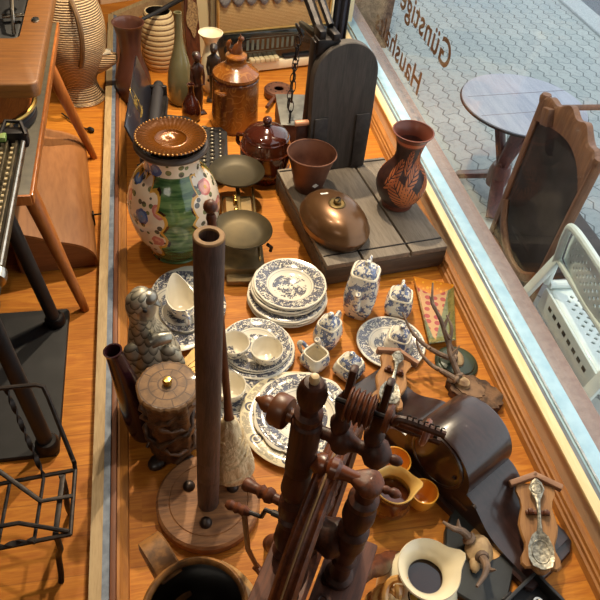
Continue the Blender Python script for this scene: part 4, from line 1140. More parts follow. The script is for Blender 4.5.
# ------------------------------------------------------------------ pewter bird, tankard, aubergine bottle
t = thing('bird_figure', 'pewter bird with scaly feathers and turned head behind the carved tankard', 'bird figure', (-.048, 1.165, 0), R(-10))
b = MB(); secs = []
for z, rx, ry, cx, cy in ((0, .050, .050, 0, 0), (.01, .058, .062, 0, 0), (.06, .070, .076, 0, 0), (.12, .075, .078, -.002, 0), (.17, .072, .072, -.004, .0), (.22, .058, .056, -.010, .004), (.255, .046, .042, -.018, .006), (.28, .034, .034, -.024, .006), (.31, .032, .034, -.026, .004), (.345, .036, .036, -.026, 0), (.375, .034, .034, -.024, -.004), (.40, .022, .024, -.020, -.006), (.41, .004, .006, -.018, -.006)):
    secs.append([Vector((cx+rx*math.cos(2*PI*i/36), cy+ry*math.sin(2*PI*i/36), z)) for i in range(36)])
b.loft(secs); b.build('body', FEATHER, t, smooth=70)
b = MB(); b.ball((-.018, -.002, .352), (.034, .036, .050), 24, 14); b.ball((-.004, -.006, .385), (.026, .022, .020), 14, 10); hd = b.build('head', simple('polished_pewter', C(186, 178, 162), C(120, 114, 104), .32, .8, 0, 9, .1), t)
b = MB(); b.loft([[Vector((.008+L, rr*math.cos(2*PI*i/10)-.006-.2*L, .378-dz+rr*.8*math.sin(2*PI*i/10))) for i in range(10)] for L, rr, dz in ((0, .014, 0), (.012, .010, .005), (.020, .005, .014), (.023, .0015, .020))]); b.build('beak', PEWTER, hd)
b = MB(); b.ball((-.006, -.038, .37), (.006, .004, .006), 10, 8); b.ball((-.006, .034, .37), (.006, .004, .006), 10, 8); b.build('eye', BLACKM, hd)
for s_ in (-1, 1):
    b = MB(); secs = []
    for z, a, th in ((.24, .012, .006), (.225, .034, .012), (.18, .048, .017), (.12, .050, .018), (.07, .040, .014), (.03, .022, .009), (.012, .004, .003)):
        cx = .040*s_+.012*s_*(1-abs(z-.14)/.14); secs.append([Vector((cx+.045*s_*0+a*.75*math.cos(2*PI*i/18), -.052+.02*(z/.24)-.0*s_+th*1.3*math.sin(2*PI*i/18), z)) for i in range(18)])
    b.loft(secs); b.build('wing', FEATHER, t, smooth=70)
b = MB(); b.tube([(.0, -.045, .262), (.02, -.035, .268), (.046, -.022, .262)], [.017, .019, .016], 14); b.build('neck_feathers', PEWTER, t)
b = MB()
for k in range(5):
    a = R(-8+k*16); M = Matrix.Translation((.045, .055, .012+.002*k)) @ Matrix.Rotation(a, 4, 'Z')
    b.prism([(0, -.008), (.095, -.018), (.110, 0), (.095, .018), (0, .008)], 0, .005, M)
b.build('tail_feathers', AGEDBRASS, t)

t = thing('tankard', 'gnarled carved wooden tankard with ring-patterned lid and brass knob', 'tankard', (-.019, .974, 0))
t.scale = (1.12, 1.12, .92)
def gn(a, r): return 1+.07*math.sin(a*9+r*300)+.06*math.sin(a*5+r*120)
MB().lathe(vessel([(.042, 0), (.050, .01), (.052, .03), (.047, .06), (.052, .09), (.047, .12), (.053, .15), (.050, .18), (.055, .21), (.056, .25), (.057, .278)], .006), 48, None, gn).build('body', CORKBARK, t, smooth=60)
b = MB()
for k in range(4):
    b.tube([((.054+.006*math.sin(i*1.7+k))*math.cos(i*.34*(1 if k % 2 else -1)+k*1.6), (.054+.006*math.sin(i*1.7+k))*math.sin(i*.34*(1 if k % 2 else -1)+k*1.6), .02+i*.0115) for i in range(22)], [.006+.0028*math.sin(i*2.3+k*2) for i in range(22)], 7)
b.build('carved_vines', CORKBARK, t, smooth=60)
lid = MB().lathe([(0, .276), (.060, .276), (.066, .282), (.066, .294), (.062, .298), (.03, .302), (0, .303)], 48, None, lambda a, r: 1+(.022*math.sin(a*23)+.015*math.sin(a*9) if r > .058 else 0)).build('lid', LIDP, t)
MB().lathe([(0, .302), (.009, .302), (.007, .308), (.0105, .314), (.008, .322), (0, .324)], 18).build('knob', BRASS, lid)
MB().tube(spline([(.05, .03, .25), (.085, .05, .24), (.09, .052, .14), (.06, .035, .07)], 5), .010, 8).build('handle', CORKBARK, t)
b = MB()
for a in (-2.3, -1.0, .4, 1.8): b.ball((.055*math.cos(a), .055*math.sin(a), .014), (.026, .020, .014), 12, 8, Matrix.Rotation(a, 4, 'Z'))
b.build('foot', PUMICE, t)
o = MB().lathe(vessel(sprof([(.034, 0), (.040, .008), (.0425, .05), (.040, .11), (.033, .19), (.026, .26), (.0215, .31), (.0205, .335), (.0225, .347)], 5), .004), 36)
o = o.build('bottle_vase', PURPLE, smooth=60); tag(o, 'glossy aubergine bottle vase leaning towards the rail in front of the pewter bird', 'vase', None, (-.086, 1.03, .006))
o.rotation_euler = (0, R(-8.6), 0)

# ------------------------------------------------------------------ pole stand and distaff
t = thing('pole_stand', 'weathered hollow wooden pole on a round bolted base', 'stand', (.060, .795, 0))
MB().lathe([(0, 0), (.125, 0), (.128, .006), (.128, .030), (.122, .036), (.098, .036), (.096, .034), (.094, .036), (0, .036)], 64).build('round_base', BASEW, t)
PMx = Matrix.Translation((-.002, -.010, 0)) @ Matrix.Rotation(R(.5), 4, 'Y') @ Matrix.Diagonal((1, 1, .983, 1))
pr = [(.0255, .036), (.0260, .10), (.0262, .16), (.0245, .165), (.0262, .17), (.0255, .24), (.024, .245), (.0258, .25), (.0255, .55), (.0252, .9)]
MB().lathe([(0, .036)]+pr+[(.0160, .9), (.0160, .70), (0, .70)], 32, PMx).build('pole', POLEW, t, smooth=50)
MB().lathe([(.0250, .898), (.0252, .902), (.0235, .904), (.0165, .904), (.0158, .900)], 32, PMx).build('pole_end', ENDG, t)
for x, y in ((-.012, -.062), (-.045, .040), (.062, .022)): MB().ball((x, y, .036), (.0155, .0155, .014), 18, 10).build('bolt', BOLT, t)
t = thing('distaff', 'wooden distaff wound with flax leaning behind the pole on the round base', 'distaff', (0, 0, 0))
p0, p1 = Vector((.128, .838, .050)), Vector((.0765, .895, .875))
AM = along(p0, p1); LL = (p1-p0).length
MB().lathe([(0, 0), (.011, 0), (.012, .1), (.011, .25), (.0085, .30), (.0085, .40), (.008, LL-.045), (.0095, LL-.04), (.0075, LL-.03), (0, LL-.03)], 14, AM).build('rod', MIDW, t)
MB().ball(AM @ Vector((0, 0, LL-.016)), .0125, 18, 12).build('round_knob', MIDW, t)
def fx(a, r): return 1+.06*math.sin(a*3+r*160)+.035*math.sin(a*7)
b = MB(); b.lathe(sprof([(.013, .012), (.040, .02), (.050, .05), (.047, .09), (.040, .13), (.030, .18), (.020, .225), (.012, .24)], 4), 36, AM, fx)
for k in range(5):
    pts = [AM @ Vector(((.051-.0065*i/3.4)*math.cos(i*.55+k*1.3), (.051-.0065*i/3.4)*math.sin(i*.55+k*1.3), .035+.012*i+.006*k)) for i in range(13)]
    b.tube(pts, .0055, 6)
b.build('flax', FLAX, t, smooth=70)

# ------------------------------------------------------------------ stoneware crock
t = thing('crock', 'big speckled stoneware mug with a strap handle at the front edge', 'mug', (.036, .455, .013))
t.rotation_euler = (0, R(-7), 0)
pr = sprof([(.096, 0), (.104, .008), (.120, .06), (.127, .13), (.118, .20), (.101, .245)], 4)
MB().lathe([(0, 0)]+pr, 56).build('body', CROCK, t, smooth=60)
MB().lathe([(.101, .244), (.1015, .252), (.096, .256), (.090, .252), (.089, .244)], 56).build('rim', RIMGL, t, smooth=60)
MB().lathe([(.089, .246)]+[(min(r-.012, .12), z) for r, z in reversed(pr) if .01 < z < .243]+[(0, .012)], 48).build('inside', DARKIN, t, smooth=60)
b = MB(); M = Matrix.Rotation(R(117), 4, 'Z')
hp = spline([(.098, 0, .215), (.125, 0, .243), (.165, 0, .246), (.180, 0, .215), (.165, 0, .12), (.105, 0, .06)], 6)
secs = []
for i, p in enumerate(hp):
    tn = (hp[min(i+1, len(hp)-1)]-hp[max(i-1, 0)]).normalized(); nn = Vector((-tn.z, 0, tn.x))
    secs.append([M @ (p+Vector((0, y, 0))+nn*q) for y, q in ((-.024, -.008), (.024, -.008), (.026, 0), (.022, .009), (-.022, .009), (-.026, 0))])
b.loft(secs); b.build('strap_handle', RIMGL, t, smooth=50)
# ------------------------------------------------------------------ spinning wheel (local x = axle, local y = away from the viewer)
t = thing('spinning_wheel', 'dark turned-wood spinning wheel standing in the front of the display', 'spinning wheel', (.217, .482, 0), R(-32))
CZ, RR = .473, .200
# rim with two raised bands
b = MB(); prof = [(-.019, -.012), (-.019, .004), (-.014, .010), (-.009, .006), (-.004, .011), (.004, .011), (.009, .006), (.014, .010), (.019, .004), (.019, -.012), (.012, -.020), (-.012, -.020)]
rings = []
for i in range(72):
    a = 2*PI*i/72
    rings.append(b.ring([(x, (RR+d)*math.cos(a), CZ+(RR+d)*math.sin(a)) for x, d in prof]))
b.skin(rings+[rings[0]])
rim = b.build('wheel_rim', MIDW, t, smooth=40)
b = MB(); b.loop([(0, (RR+.0125)*math.cos(2*PI*i/64), CZ+(RR+.0125)*math.sin(2*PI*i/64)) for i in range(64)], .0018, 6)
b.build('drive_cord', simple('pale_cord', C(150, 112, 66), C(124, 90, 54), .8), t)
XM = Matrix.Translation((0, 0, CZ)) @ Matrix.Rotation(PI/2, 4, 'Y')
MB().lathe(sprof([(.0, -.036), (.014, -.036), (.024, -.03), (.030, -.015), (.031, 0), (.030, .014), (.033, .024), (.036, .036), (.028, .050), (.014, .058), (.008, .062)], 3), 32, XM).build('hub', DARKW, t, smooth=50)
sp = [(.009, .03), (.011, .05), (.008, .06), (.0105, .07), (.013, .095), (.010, .12), (.0075, .13), (.010, .14), (.0075, .15), (.009, RR-.015)]
for k in range(8):
    a = 2*PI*k/8+.25
    MB().lathe([(0, .03)]+sp+[(0, RR-.015)], 12, along((0, 0, CZ), (0, math.cos(a), CZ+math.sin(a)))).build('spoke', DARKW, t, smooth=50)
MB().tube([(-.080, 0, CZ), (.070, 0, CZ)], .006, 10).build('axle', IRON, t)
MB().tube([(-.080, 0, CZ), (-.092, 0, CZ), (-.098, .0, CZ-.03), (-.102, .0, CZ-.032), (-.125, .0, CZ-.034)], .0042, 8).build('crank', IRON, t)
pr = [(0, -.028), (.006, -.028), (.010, -.020), (.008, -.012), (.011, -.006), (.008, 0), (.011, .008), (.007, .016), (.005, .02), (0, .02)]
pm = MB(); pm.lathe(pr, 14, Matrix.Translation((-.140, .0, CZ-.036)) @ Matrix.Rotation(PI/2, 4, 'Y')); pm.tube([(-.132, .0, CZ-.04), (-.126, .02, .24), (-.112, .05, .10)], [.006, .0055, .005], 8)
pm.build('connecting_rod', MIDW, t)
# posts
PB = .335; PX = -.046
def turned(rows): return rows
left = [(0, PB-.06), (.018, PB-.06), (.020, PB), (.027, PB+.003), (.029, PB+.02), (.022, PB+.03), (.026, PB+.045), (.030, PB+.07), (.028, PB+.10), (.021, PB+.125), (.027, PB+.135), (.027, PB+.15), (.021, PB+.155),
        (.029, PB+.175), (.029, PB+.21), (.022, PB+.222), (.027, PB+.232), (.030, PB+.25), (.0275, PB+.29), (.021, PB+.305), (.028, PB+.315), (.029, PB+.335), (.0275, PB+.345), (.0285, PB+.35), (.0275, PB+.355), (.0285, PB+.36), (.0285, PB+.475), (.027, PB+.482),
        (.022, PB+.487), (.026, PB+.497), (.026, PB+.512), (.016, PB+.517), (.0155, PB+.531), (.020, PB+.540), (.0255, PB+.556), (.027, PB+.573), (.024, PB+.588), (.0195, PB+.596), (.0195, PB+.599), (.0165, PB+.603), (.007, PB+.605)]
left = [(r*(.80 if z > PB+.3 else .62+.2*max(0, min(1, (r-.02)/.009))), z if z < PB+.3 else PB+.3+(z-PB-.3)*.755) for r, z in left]
lp = MB().lathe(left+[(0, PB+.5303)], 32, Matrix.Translation((PX, 0, 0))).build('post', DARKW, t, smooth=32)
MB().lathe([(0, PB+.529), (.0065, PB+.529), (.0075, PB+.536), (.0055, PB+.542), (0, PB+.544)], 16, Matrix.Translation((PX, 0, 0))).build('bone_finial', BONE, lp)['label'] = 'pale bone tip on the post'
right = [(0, PB-.03), (.017, PB-.03), (.020, PB), (.031, PB+.002), (.031, PB+.016), (.025, PB+.022), (.024, PB+.075), (.028, PB+.08), (.024, PB+.088), (.026, PB+.12), (.030, PB+.15), (.0285, PB+.17), (.031, PB+.18), (.031, PB+.195), (.024, PB+.205),
         (.027, PB+.22), (.031, PB+.25), (.030, PB+.275), (.025, PB+.29), (.029, PB+.30), (.029, PB+.315), (.023, PB+.322), (.022, PB+.345), (.024, PB+.352)]
right = [(r*(.70+.16*max(0, min(1, (r-.023)/.007))), z if z < PB+.2 else PB+.2+(z-PB-.2)*.87) for r, z in right]
rp = MB().lathe(right+[(0, PB+.3322)], 32, Matrix.Translation((.062, 0, 0))).build('post', DARKW, t, smooth=32)
# cross bar with turned beads and the flared head on the right post
zc = .680
b = MB(); b.lathe([(0, .02), (.012, .02), (.013, .03), (.018, .036), (.018, .046), (.012, .050), (.019, .056), (.019, .066), (.012, .072), (.0105, .085), (.0105, .115), (.012, .11), (.014, .118), (.0, .118)], 20, Matrix.Translation((PX-.008, 0, zc)) @ Matrix.Rotation(PI/2, 4, 'Y'))
b.build('cross_bar', simple('polished_chestnut', C(104, 52, 26), C(78, 40, 22), .32, 0, .25, 9), t, smooth=40)
b = MB(); secs = []
for x, ry, rz_ in ((.036, .010, .009), (.048, .018, .014), (.060, .0245, .018), (.071, .0235, .017), (.080, .015, .012), (.084, .008, .007)):
    secs.append([Vector((x, ry*math.cos(2*PI*i/20), zc+max(-rz_, min(rz_*.75, rz_*math.sin(2*PI*i/20))))) for i in range(20)])
b.loft(secs); b.lathe([(0, 0), (.006, 0), (.008, .008), (.006, .014), (.0095, .02), (.0085, .028), (.004, .034), (0, .036)], 14, Matrix.Translation((.082, 0, zc)) @ Matrix.Diagonal((.85, .85, .85, 1)) @ Matrix.Rotation(PI/2, 4, 'Y'))
b.build('post_head', MIDW, t, smooth=40)
# side knob on the left post
pk = [(r*.86, z*.80+.002) for r, z in [(0, .024), (.012, .024), (.013, .034), (.028, .036), (.030, .040), (.030, .060), (.027, .066), (.014, .070), (.016, .078), (.013, .088), (.007, .096), (.004, .104), (0, .106)]]
MB().lathe(pk, 24, along((PX, 0, .768), (-.30, .04, .752))).build('tension_knob', simple('brown_chestnut', C(112, 64, 34), C(80, 44, 24), .4, 0, .1, 9), t, smooth=40)  # a lighter brown than the posts
MB().lathe([(0, .02), (.009, .02), (.009, .035), (.013, .039), (.0145, .047), (.010, .054), (.013, .060), (.009, .066), (.010, .075), (.013, .088), (.011, .094), (0, .094)], 18, along((PX, 0, .520), (-.30, .03, .500))).build('wooden_peg', MIDW, t, smooth=40)
# mother-of-all with maidens and flyer
zm = .746
b = MB(); b.lathe([(0, .015), (.012, .015), (.012, .045), (.015, .05), (.024, .056), (.027, .064), (.024, .074), (.016, .08), (.012, .09), (.014, .098), (.026, .106), (.029, .116), (.027, .126), (.016, .134), (.008, .138), (.010, .143), (.009, .150), (.004, .155), (0, .156)], 24, Matrix.Translation((PX-.012, .01, zm)) @ Matrix.Diagonal((1, .82, .82, 1)) @ Matrix.Rotation(PI/2, 4, 'Y'))
b.build('flyer_bar', DARKW, t, smooth=40)
for x in (-.002, .048):
    M = Matrix.Translation((x, .01, zm)) @ Matrix.Rotation(R(-8), 4, 'X')
    b = MB(); b.lathe([(0, .018), (.011, .016), (.014, .026), (.015, .036), (.010, .044), (.010, .05), (.013, .06), (.015, .072), (.013, .080), (.009, .086), (.008, .092)], 18, M)
    b.box((0, 0, .114), (.011, .018, .052), 0, .004, M)
    m = b.build('maiden', DARKW, t, smooth=40)
    b = MB()
    for s_ in (-1, 1): b.lathe([(0, 0), (.0035, 0), (.0035, .001), (0, .001)], 10, M @ Matrix.Translation((s_*.0056, 0, .126)) @ Matrix.Rotation(s_*PI/2, 4, 'Y'))
    b.build('bearing_hole', BLACKM, m)
fz, fy = zm+.108, -.006
FX = Matrix.Translation((0, fy, fz)) @ Matrix.Rotation(PI/2, 4, 'Y')
b = MB(); rows = [(0, .003)]
for k in range(5):
    x0 = .0035+k*.0075
    rows += [(.0225, x0), (.0245, x0+.0018), (.0245, x0+.003), (.019, x0+.0045), (.019, x0+.006)]
rows += [(.0225, .0405), (.0, .0405)]
b.lathe(rows, 36, FX); b.build('grooved_whorl', MIDW, t, smooth=25)
MB().lathe([(0, .055), (.018, .055), (.020, .059), (.019, .063), (.009, .066), (.006, .07), (.006, .108), (.009, .110), (.0, .110)], 30, FX).build('bobbin', MIDW, t, smooth=30)
MB().lathe([(0, .106), (.017, .106), (.019, .109), (.017, .113), (.006, .116), (.005, .120), (0, .120)], 28, FX).build('bobbin_disc', simple('rosy_brown_disc', C(136, 80, 56), C(110, 62, 44), .4, 0, .2), t, smooth=30)
AY, AZ = .010, .022
b = MB()
for s_ in (-1, 1):
    pts = spline([(.066, fy+s_*.004, fz), (.070, fy+s_*.012, fz-.014*s_), (.078, fy+s_*AY, fz-AZ*s_), (.132, fy+s_*AY, fz-AZ*s_)], 4)
    b.tube(pts, .0052, 8)
fl = b.build('flyer_arm', DARKW, t)
for s_ in (-1, 1):
    for k in range(7):
        x = .082+k*.0072
        MB().tube([(x, fy+s_*AY, fz-AZ*s_+.004), (x, fy+s_*AY, fz-AZ*s_+.011), (x+.004, fy+s_*AY, fz-AZ*s_+.012)], .0012, 5).build('hook', IRON, fl)
MB().tube([(-.012, fy, fz), (.125, fy, fz)], .004, 8).build('spindle', IRON, t)
# bench with a slot for the wheel
bn = MB(); bn.box((.070, -.19, PB-.014), (.088, .56, .028), 0, .004); bn.box((-.050, -.21, PB-.014), (.050, .52, .028), 0, .004); bn.box((0, -.40, PB-.014), (.06, .14, .028), 0, .003)
bench = bn.build('bench', DARKWX, t)
for x, y in ((.046, -.012), (.050, -.052), (.05, -.20), (-.06, -.20)):
    MB().lathe([(0, PB-.002), (.0135, PB-.002), (.0135, PB+.003), (.008, PB+.0035), (.006, PB+.002), (0, PB+.002)], 18, Matrix.Translation((x, y, 0))).build('wooden_plug', DARKW, bench)
lg = [(.016, 0), (.019, .03), (.014, .05), (.018, .06), (.014, .075), (.020, .11), (.023, .15), (.017, .19), (.022, .20), (.022, .215), (.017, .225), (.020, .245), (.017, .265), (.012, .29), (.008, .33)]
for p, q in (((.095, .03, PB-.03), (.185, .255, .004)), ((-.055, .03, PB-.03), (-.125, .150, .004)), ((0, -.42, PB-.03), (0, -.52, .004))):
    L_ = (Vector(q)-Vector(p)).length
    b = MB(); b.lathe([(0, 0)]+[(r, z*L_/.33) for r, z in lg]+[(0, L_)], 18, along(p, q)); lo = b.build('leg', MIDW, t, smooth=40)
    if p[0] > 0:
        b = MB(); b.lathe([(0, L_*.90), (.0125, L_*.90), (.0085, L_*1.0), (0, L_)], 14, along(p, q)); b.build('dark_foot', BOLT, lo)
# treadle
MB().box((.060, -.15, .085), (.10, .26, .014), R(0), .003).build('treadle', DARKWX, t)
MB().tube([(-.118, .052, .098), (.0, .0, .094), (.09, -.04, .09)], .009, 10).build('treadle_bar', MIDW, t)
# ------------------------------------------------------------------ shop side, left of the rail
# sewing table
t = thing('sewing_table', 'orange oak sewing table top with a sunken black machine at the far left', 'table', (-.60, 1.96, 0))
ox, oy = .60, -1.96
b = MB()
X0, X1, Y0, Y1, Z0, Z1 = -.92, -.269, 1.515, 2.45, .722, .757
def L3(x, y, z): return Vector((x+ox, y+oy, z))
def rr(x0, x1, y0, y1, rad, z):
    o = []
    for (cx, cy, a0) in ((x1-rad, y1-rad, 0), (x0+rad, y1-rad, PI/2), (x0+rad, y0+rad, PI), (x1-rad, y0+rad, PI*1.5)):
        for k in range(9): a = a0+PI/2*k/8; o.append(L3(cx+rad*math.cos(a), cy+rad*math.sin(a), z))
    return o
q = [rr(X0, X1, Y0, Y1, .022, Z0), rr(X0, X1, Y0, Y1, .022, Z1-.005), rr(X0+.002, X1-.002, Y0+.002, Y1-.002, .020, Z1-.0015), rr(X0+.005, X1-.005, Y0+.005, Y1-.005, .017, Z1), rr(-.80, -.333, 1.755, 2.35, .02, Z1), rr(-.80, -.333, 1.755, 2.35, .02, Z0)]
q = [b.ring(p) for p in q]; b.skin(q+[q[0]])
b.build('table_top', SEWW, t)
MB().box(L3(-.58, 2.05, .70), (.50, .62, .012), 0, .002).build('machine_well', simple('dark_well', C(60, 30, 16), C(44, 24, 14), .5), t)
m = MB(); m.box(L3(-.50, 2.05, .716), (.30, .50, .02), 0, .006); m.box(L3(-.40, 2.2, .76), (.10, .16, .10), 0, .03); m.box(L3(-.45, 2.02, .835), (.09, .42, .07), 0, .03); m.box(L3(-.46, 1.86, .77), (.08, .08, .10), 0, .02)
mo = m.build('sewing_machine_head', BLACKM, t)
m = MB(); m.torus(L3(-.362, 2.02, .775), .022, .005, 20, 6, Matrix.Rotation(PI/2, 4, 'Y')); m.box(L3(-.368, 1.93, .742), (.06, .02, .006), .2, .002); m.tube([L3(-.36, 1.84, .73), L3(-.36, 1.88, .775), L3(-.37, 1.98, .79)], .005, 7); m.build('steel_fittings', STEEL, mo)
b = MB(); b.lathe([(0, 0), (.013, 0), (.013, .003), (.0105, .004), (0, .004)], 20, Matrix.Translation(L3(-.303, 1.868, .756)) @ Matrix.Diagonal((.8, 1.35, 1, 1))); kp = b.build('keyhole_plate', STEEL, t)
MB().box(L3(-.303, 1.868, .7605), (.008, .014, .001), 0, .0003).build('keyhole', BLACKM, kp)
for x, y in ((-.85, 1.6), (-.85, 2.38)): MB().tube([L3(x, y, .722), L3(x, y, .02), L3(x, y, 0)], [.022, .016, .016], 12).build('leg', SEWW, t)
MB().tube([L3(-.52, 2.40, .722), L3(-.52, 2.40, 0)], [.022, .016], 12).build('leg', SEWW, t)
# low table with splayed legs
t = thing('low_table', 'low table with splayed teak legs and brass rings under the sewing table', 'table', (-.60, 1.93, 0))
oy = -1.93
MB().box(L3(-.60, 1.945, .487), (.55, 1.02, .026), 0, .003).build('table_top', OLIVE, t)
b = MB(); b.box(L3(-.324, 1.945, .486), (.008, 1.02, .030), 0, .002); b.box(L3(-.60, 1.433, .486), (.55, .008, .03), 0, .002); b.build('wooden_edging', LEGW, t)
for p, q in (((-.375, 1.588, .474), (-.262, 1.507, 0)), ((-.375, 2.292, .474), (-.258, 2.352, 0)), ((-.80, 2.3, .474), (-.86, 2.36, 0)), ((-.80, 1.58, .474), (-.86, 1.5, 0))):
    p, q = L3(*p), L3(*q)
    b = MB(); b.lathe([(0, 0), (.024, 0), (.023, .12), (.0125, (q-p).length), (0, (q-p).length)], 20, along(p, q)); lo = b.build('leg', LEGW, t, smooth=50)
    b = MB(); b.torus((0, 0, .088), .0240, .0032, 24, 6, along(p, q)); b.build('brass_ring', BRASS, lo)
t = thing('round_box', 'round wooden box with a curved brass rim on the low table', 'box', (-.482, 1.815, .5005))
MB().lathe([(0, 0), (.135, 0), (.143, .006), (.143, .026), (.137, .03), (.137, .042), (0, .042)], 64).build('box', BLACKM, t, smooth=40)
MB().lathe([(0, .042), (.140, .042), (.140, .050), (0, .050)], 64).build('wooden_lid', wood('striped_veneer', C(136, 66, 24), C(184, 104, 44), 1, 16, .35, .3), t)
MB().torus((0, 0, .045), .1415, .0075, 64, 8).build('brass_rim', BRASS, t)
# black stand with slanted tube legs
t = thing('stand', 'black stand with slanted tube legs on a black floor plate under the old machine', 'stand', (-.57, 1.245, 0))
ox, oy = .57, -1.245
MB().prism([(-.25, -.26), (.255, -.26), (.262, -.25), (.262, .25), (.255, .26), (-.25, .26)], 0, .014, None, .003).build('floor_plate', BLACKM, t)
for p, q in (((-.345, 1.448, .012), (-.395, 1.40, .545)), ((-.335, 1.01, .012), (-.395, 1.075, .545)), ((-.78, 1.44, .012), (-.74, 1.40, .545)), ((-.78, 1.02, .012), (-.74, 1.07, .545))):
    p, q = L3(*p), L3(*q)
    lo = MB().tube([p, q], .019, 18).build('leg', BLACKM, t)
    MB().lathe([(0, 0), (.030, 0), (.030, .02), (.024, .03), (0, .03)], 20, Matrix.Translation((p.x, p.y, .013))).build('foot_cup', IRON, lo)
MB().box(L3(-.57, 1.235, .553), (.40, .40, .016), 0, .003).build('top_plate', BLACKM, t)
# old office machine with a long carriage
t = thing('calculating_machine', 'old office machine with rows of ivory keys, steel rod and knobs on the black stand', 'machine', (-.533, 1.12, .5615))
ox, oy = .50, -1.12
z_ = -.5615
MB().box((-.03, .03, .055), (.32, .38, .11), 0, .01).build('body', IRON, t)
b = MB(); b.box((.165, -.02, .112), (.14, .66, .014), 0, .002); b.box((.222, .02, .128), (.006, .62, .020), 0, .001); b.box((.202, .03, .128), (.005, .60, .020), 0, .001); b.box((.180, .03, .124), (.006, .60, .014), 0, .001); b.box((.155, .03, .126), (.008, .60, .018), 0, .001)
b.build('carriage', simple('worn_nickel_black', C(70, 62, 50), C(110, 98, 76), .4, .7, 0, 30), t)
for col_, x in enumerate((.213, .191, .168)):
    kb = MB()
    for k in range(27): kb.box((x, -.235+k*.0195, .124), (.0095, .008, .012), 0, .002, None, 1)
    kb.build('key_row', IVORYKEY, t)
MB().tube([(.236, .24, .138), (.236, -.17, .138)], .0055, 10).build('steel_rod', STEEL, t)
b = MB(); b.box((.215, .265, .135), (.06, .03, .04), 0, .006); b.tube([(.19, .25, .15), (.2, .285, .165), (.232, .28, .165), (.243, .25, .15)], .005, 8); b.build('end_bracket', IRON, t)
MB().box((.196, .243, .149), (.014, .022, .012), 0, .002).build('green_tab', simple('green_tab', C(104, 134, 66), C(180, 160, 110), .5), t)
YM = lambda x, y, z: Matrix.Translation((x, y, z)) @ Matrix.Rotation(PI/2, 4, 'X')
MB().lathe([(0, -.012), (.015, -.012), (.016, 0), (.015, .012), (0, .012)], 22, YM(.236, -.196, .138)).build('chrome_knob', STEEL, t)
MB().lathe([(0, -.006), (.011, -.006), (.012, 0), (.011, .006), (0, .006)], 22, YM(.226, -.236, .140)).build('brass_knob', BRASS, t)
MB().lathe([(0, -.010), (.019, -.010), (.020, 0), (.019, .010), (0, .010)], 26, YM(.226, -.262, .132)).build('black_knob', IRON, t)
MB().tube([(.230, -.2, .138), (.228, -.33, .134)], .004, 8).build('shaft', STEEL, t)
MB().lathe([(0, -.004), (.018, -.004), (.018, .004), (.006, .006), (.006, .012), (0, .012)], 22, YM(.222, -.315, .134)).build('end_disc', IRON, t)
# bent plywood cover
t = thing('machine_cover', 'bent plywood sewing machine cover lying on the floor beside the rail', 'cover', (-.376, 2.03, 0), R(5))
pr = spline([(.118, .0, 0), (.120, .03, 0), (.112, .062, 0), (.085, .092, 0), (.045, .112, 0), (-.005, .128, 0), (-.06, .155, 0), (-.12, .175, 0)], 6)
out = [(p.x, p.y) for p in pr]
inn = [(p.x-.009*(1 if i < 8 else .3), p.y-.009) for i, p in enumerate(pr)]
b = MB(); secs = []
for y in (-.335, .335): secs.append([Vector((x, y, max(0, z))) for x, z in out]+[Vector((x, y, max(0.0, z))) for x, z in reversed(inn)])
b.loft(secs); b.build('curved_shell', BENTW, t, smooth=50)
for y in (-.332, .322):
    b = MB(); q = [(x, z) for x, z in inn if z > .001]
    pts = [(.108, 0)]+q+[(-.12, 0)]
    b.loft([[Vector((x, yy, max(0, z))) for x, z in pts] for yy in (y, y+.010)]); b.build('end_panel', BENTE, t, smooth=0)
MB().box((-.122, 0, .085), (.010, .65, .17), 0, .001).build('back_board', BENTE, t)
b = MB(); b.box((.122, -.12, .035), (.006, .022, .05), 0, .001); b.tube([(.124, -.12, .05), (.150, -.13, .058), (.156, -.135, .045)], .003, 6); b.build('latch', IRON, t)
# wicker jug
t = thing('wicker_jug', 'tall woven wicker jug with flared foot, spout and arched handle on the shop floor', 'jug', (-.325, 2.845, 0), R(-12))
pr = sprof([(.100, 0), (.098, .01), (.082, .045), (.074, .08), (.086, .12), (.118, .19), (.136, .27), (.135, .35), (.115, .43), (.085, .49), (.080, .53), (.092, .56)], 5)
MB().lathe(vessel(pr, .006), 64).build('body', WICKER, t, smooth=60)
MB().torus((0, 0, .006), .099, .006, 48, 8).build('foot_rim', WICKER, t)
b = MB(); b.loft([[Vector((x, w_*math.cos(2*PI*i/14), z+h_*math.sin(2*PI*i/14))) for i in range(14)] for x, w_, z, h_ in ((.09, .040, .175, .055), (.135, .030, .185, .04), (.175, .018, .20, .022))])
s_ = b.build('spout', WICKER, t, smooth=60)
MB().prism([(.110, -.034), (.178, -.018), (.178, .018), (.110, .034)], 0, .006, Matrix.Translation((0, 0, .150)) @ Matrix.Rotation(R(-14), 4, 'Y') @ Matrix.Translation((-.01, 0, .035))).build('white_spout_lining', WHITECH, s_)
MB().tube(spline([(.045, -.09, .46), (.075, -.135, .42), (.085, -.150, .34), (.07, -.135, .25), (.05, -.108, .20)], 6), .011, 8).build('handle', wood('bent_cane', C(96, 70, 44), C(126, 94, 60), 2, 10), t)
# plug and lead
b = MB(); b.tube(spline([(-.40, 2.68, .012), (-.34, 2.60, .008), (-.30, 2.565, .006), (-.282, 2.55, .012)], 6), .0035, 7); wire = b.build('electric_lead', BLACKM)
tag(wire, 'thin black lead with a small plug lying on the floor below the wicker jug', 'lead')
MB().lathe([(0, 0), (.008, 0), (.011, .006), (.010, .022), (.004, .028), (0, .028)], 14, along((-.285, 2.553, .012), (-.25, 2.52, .012))).build('plug', BLACKM, wire)
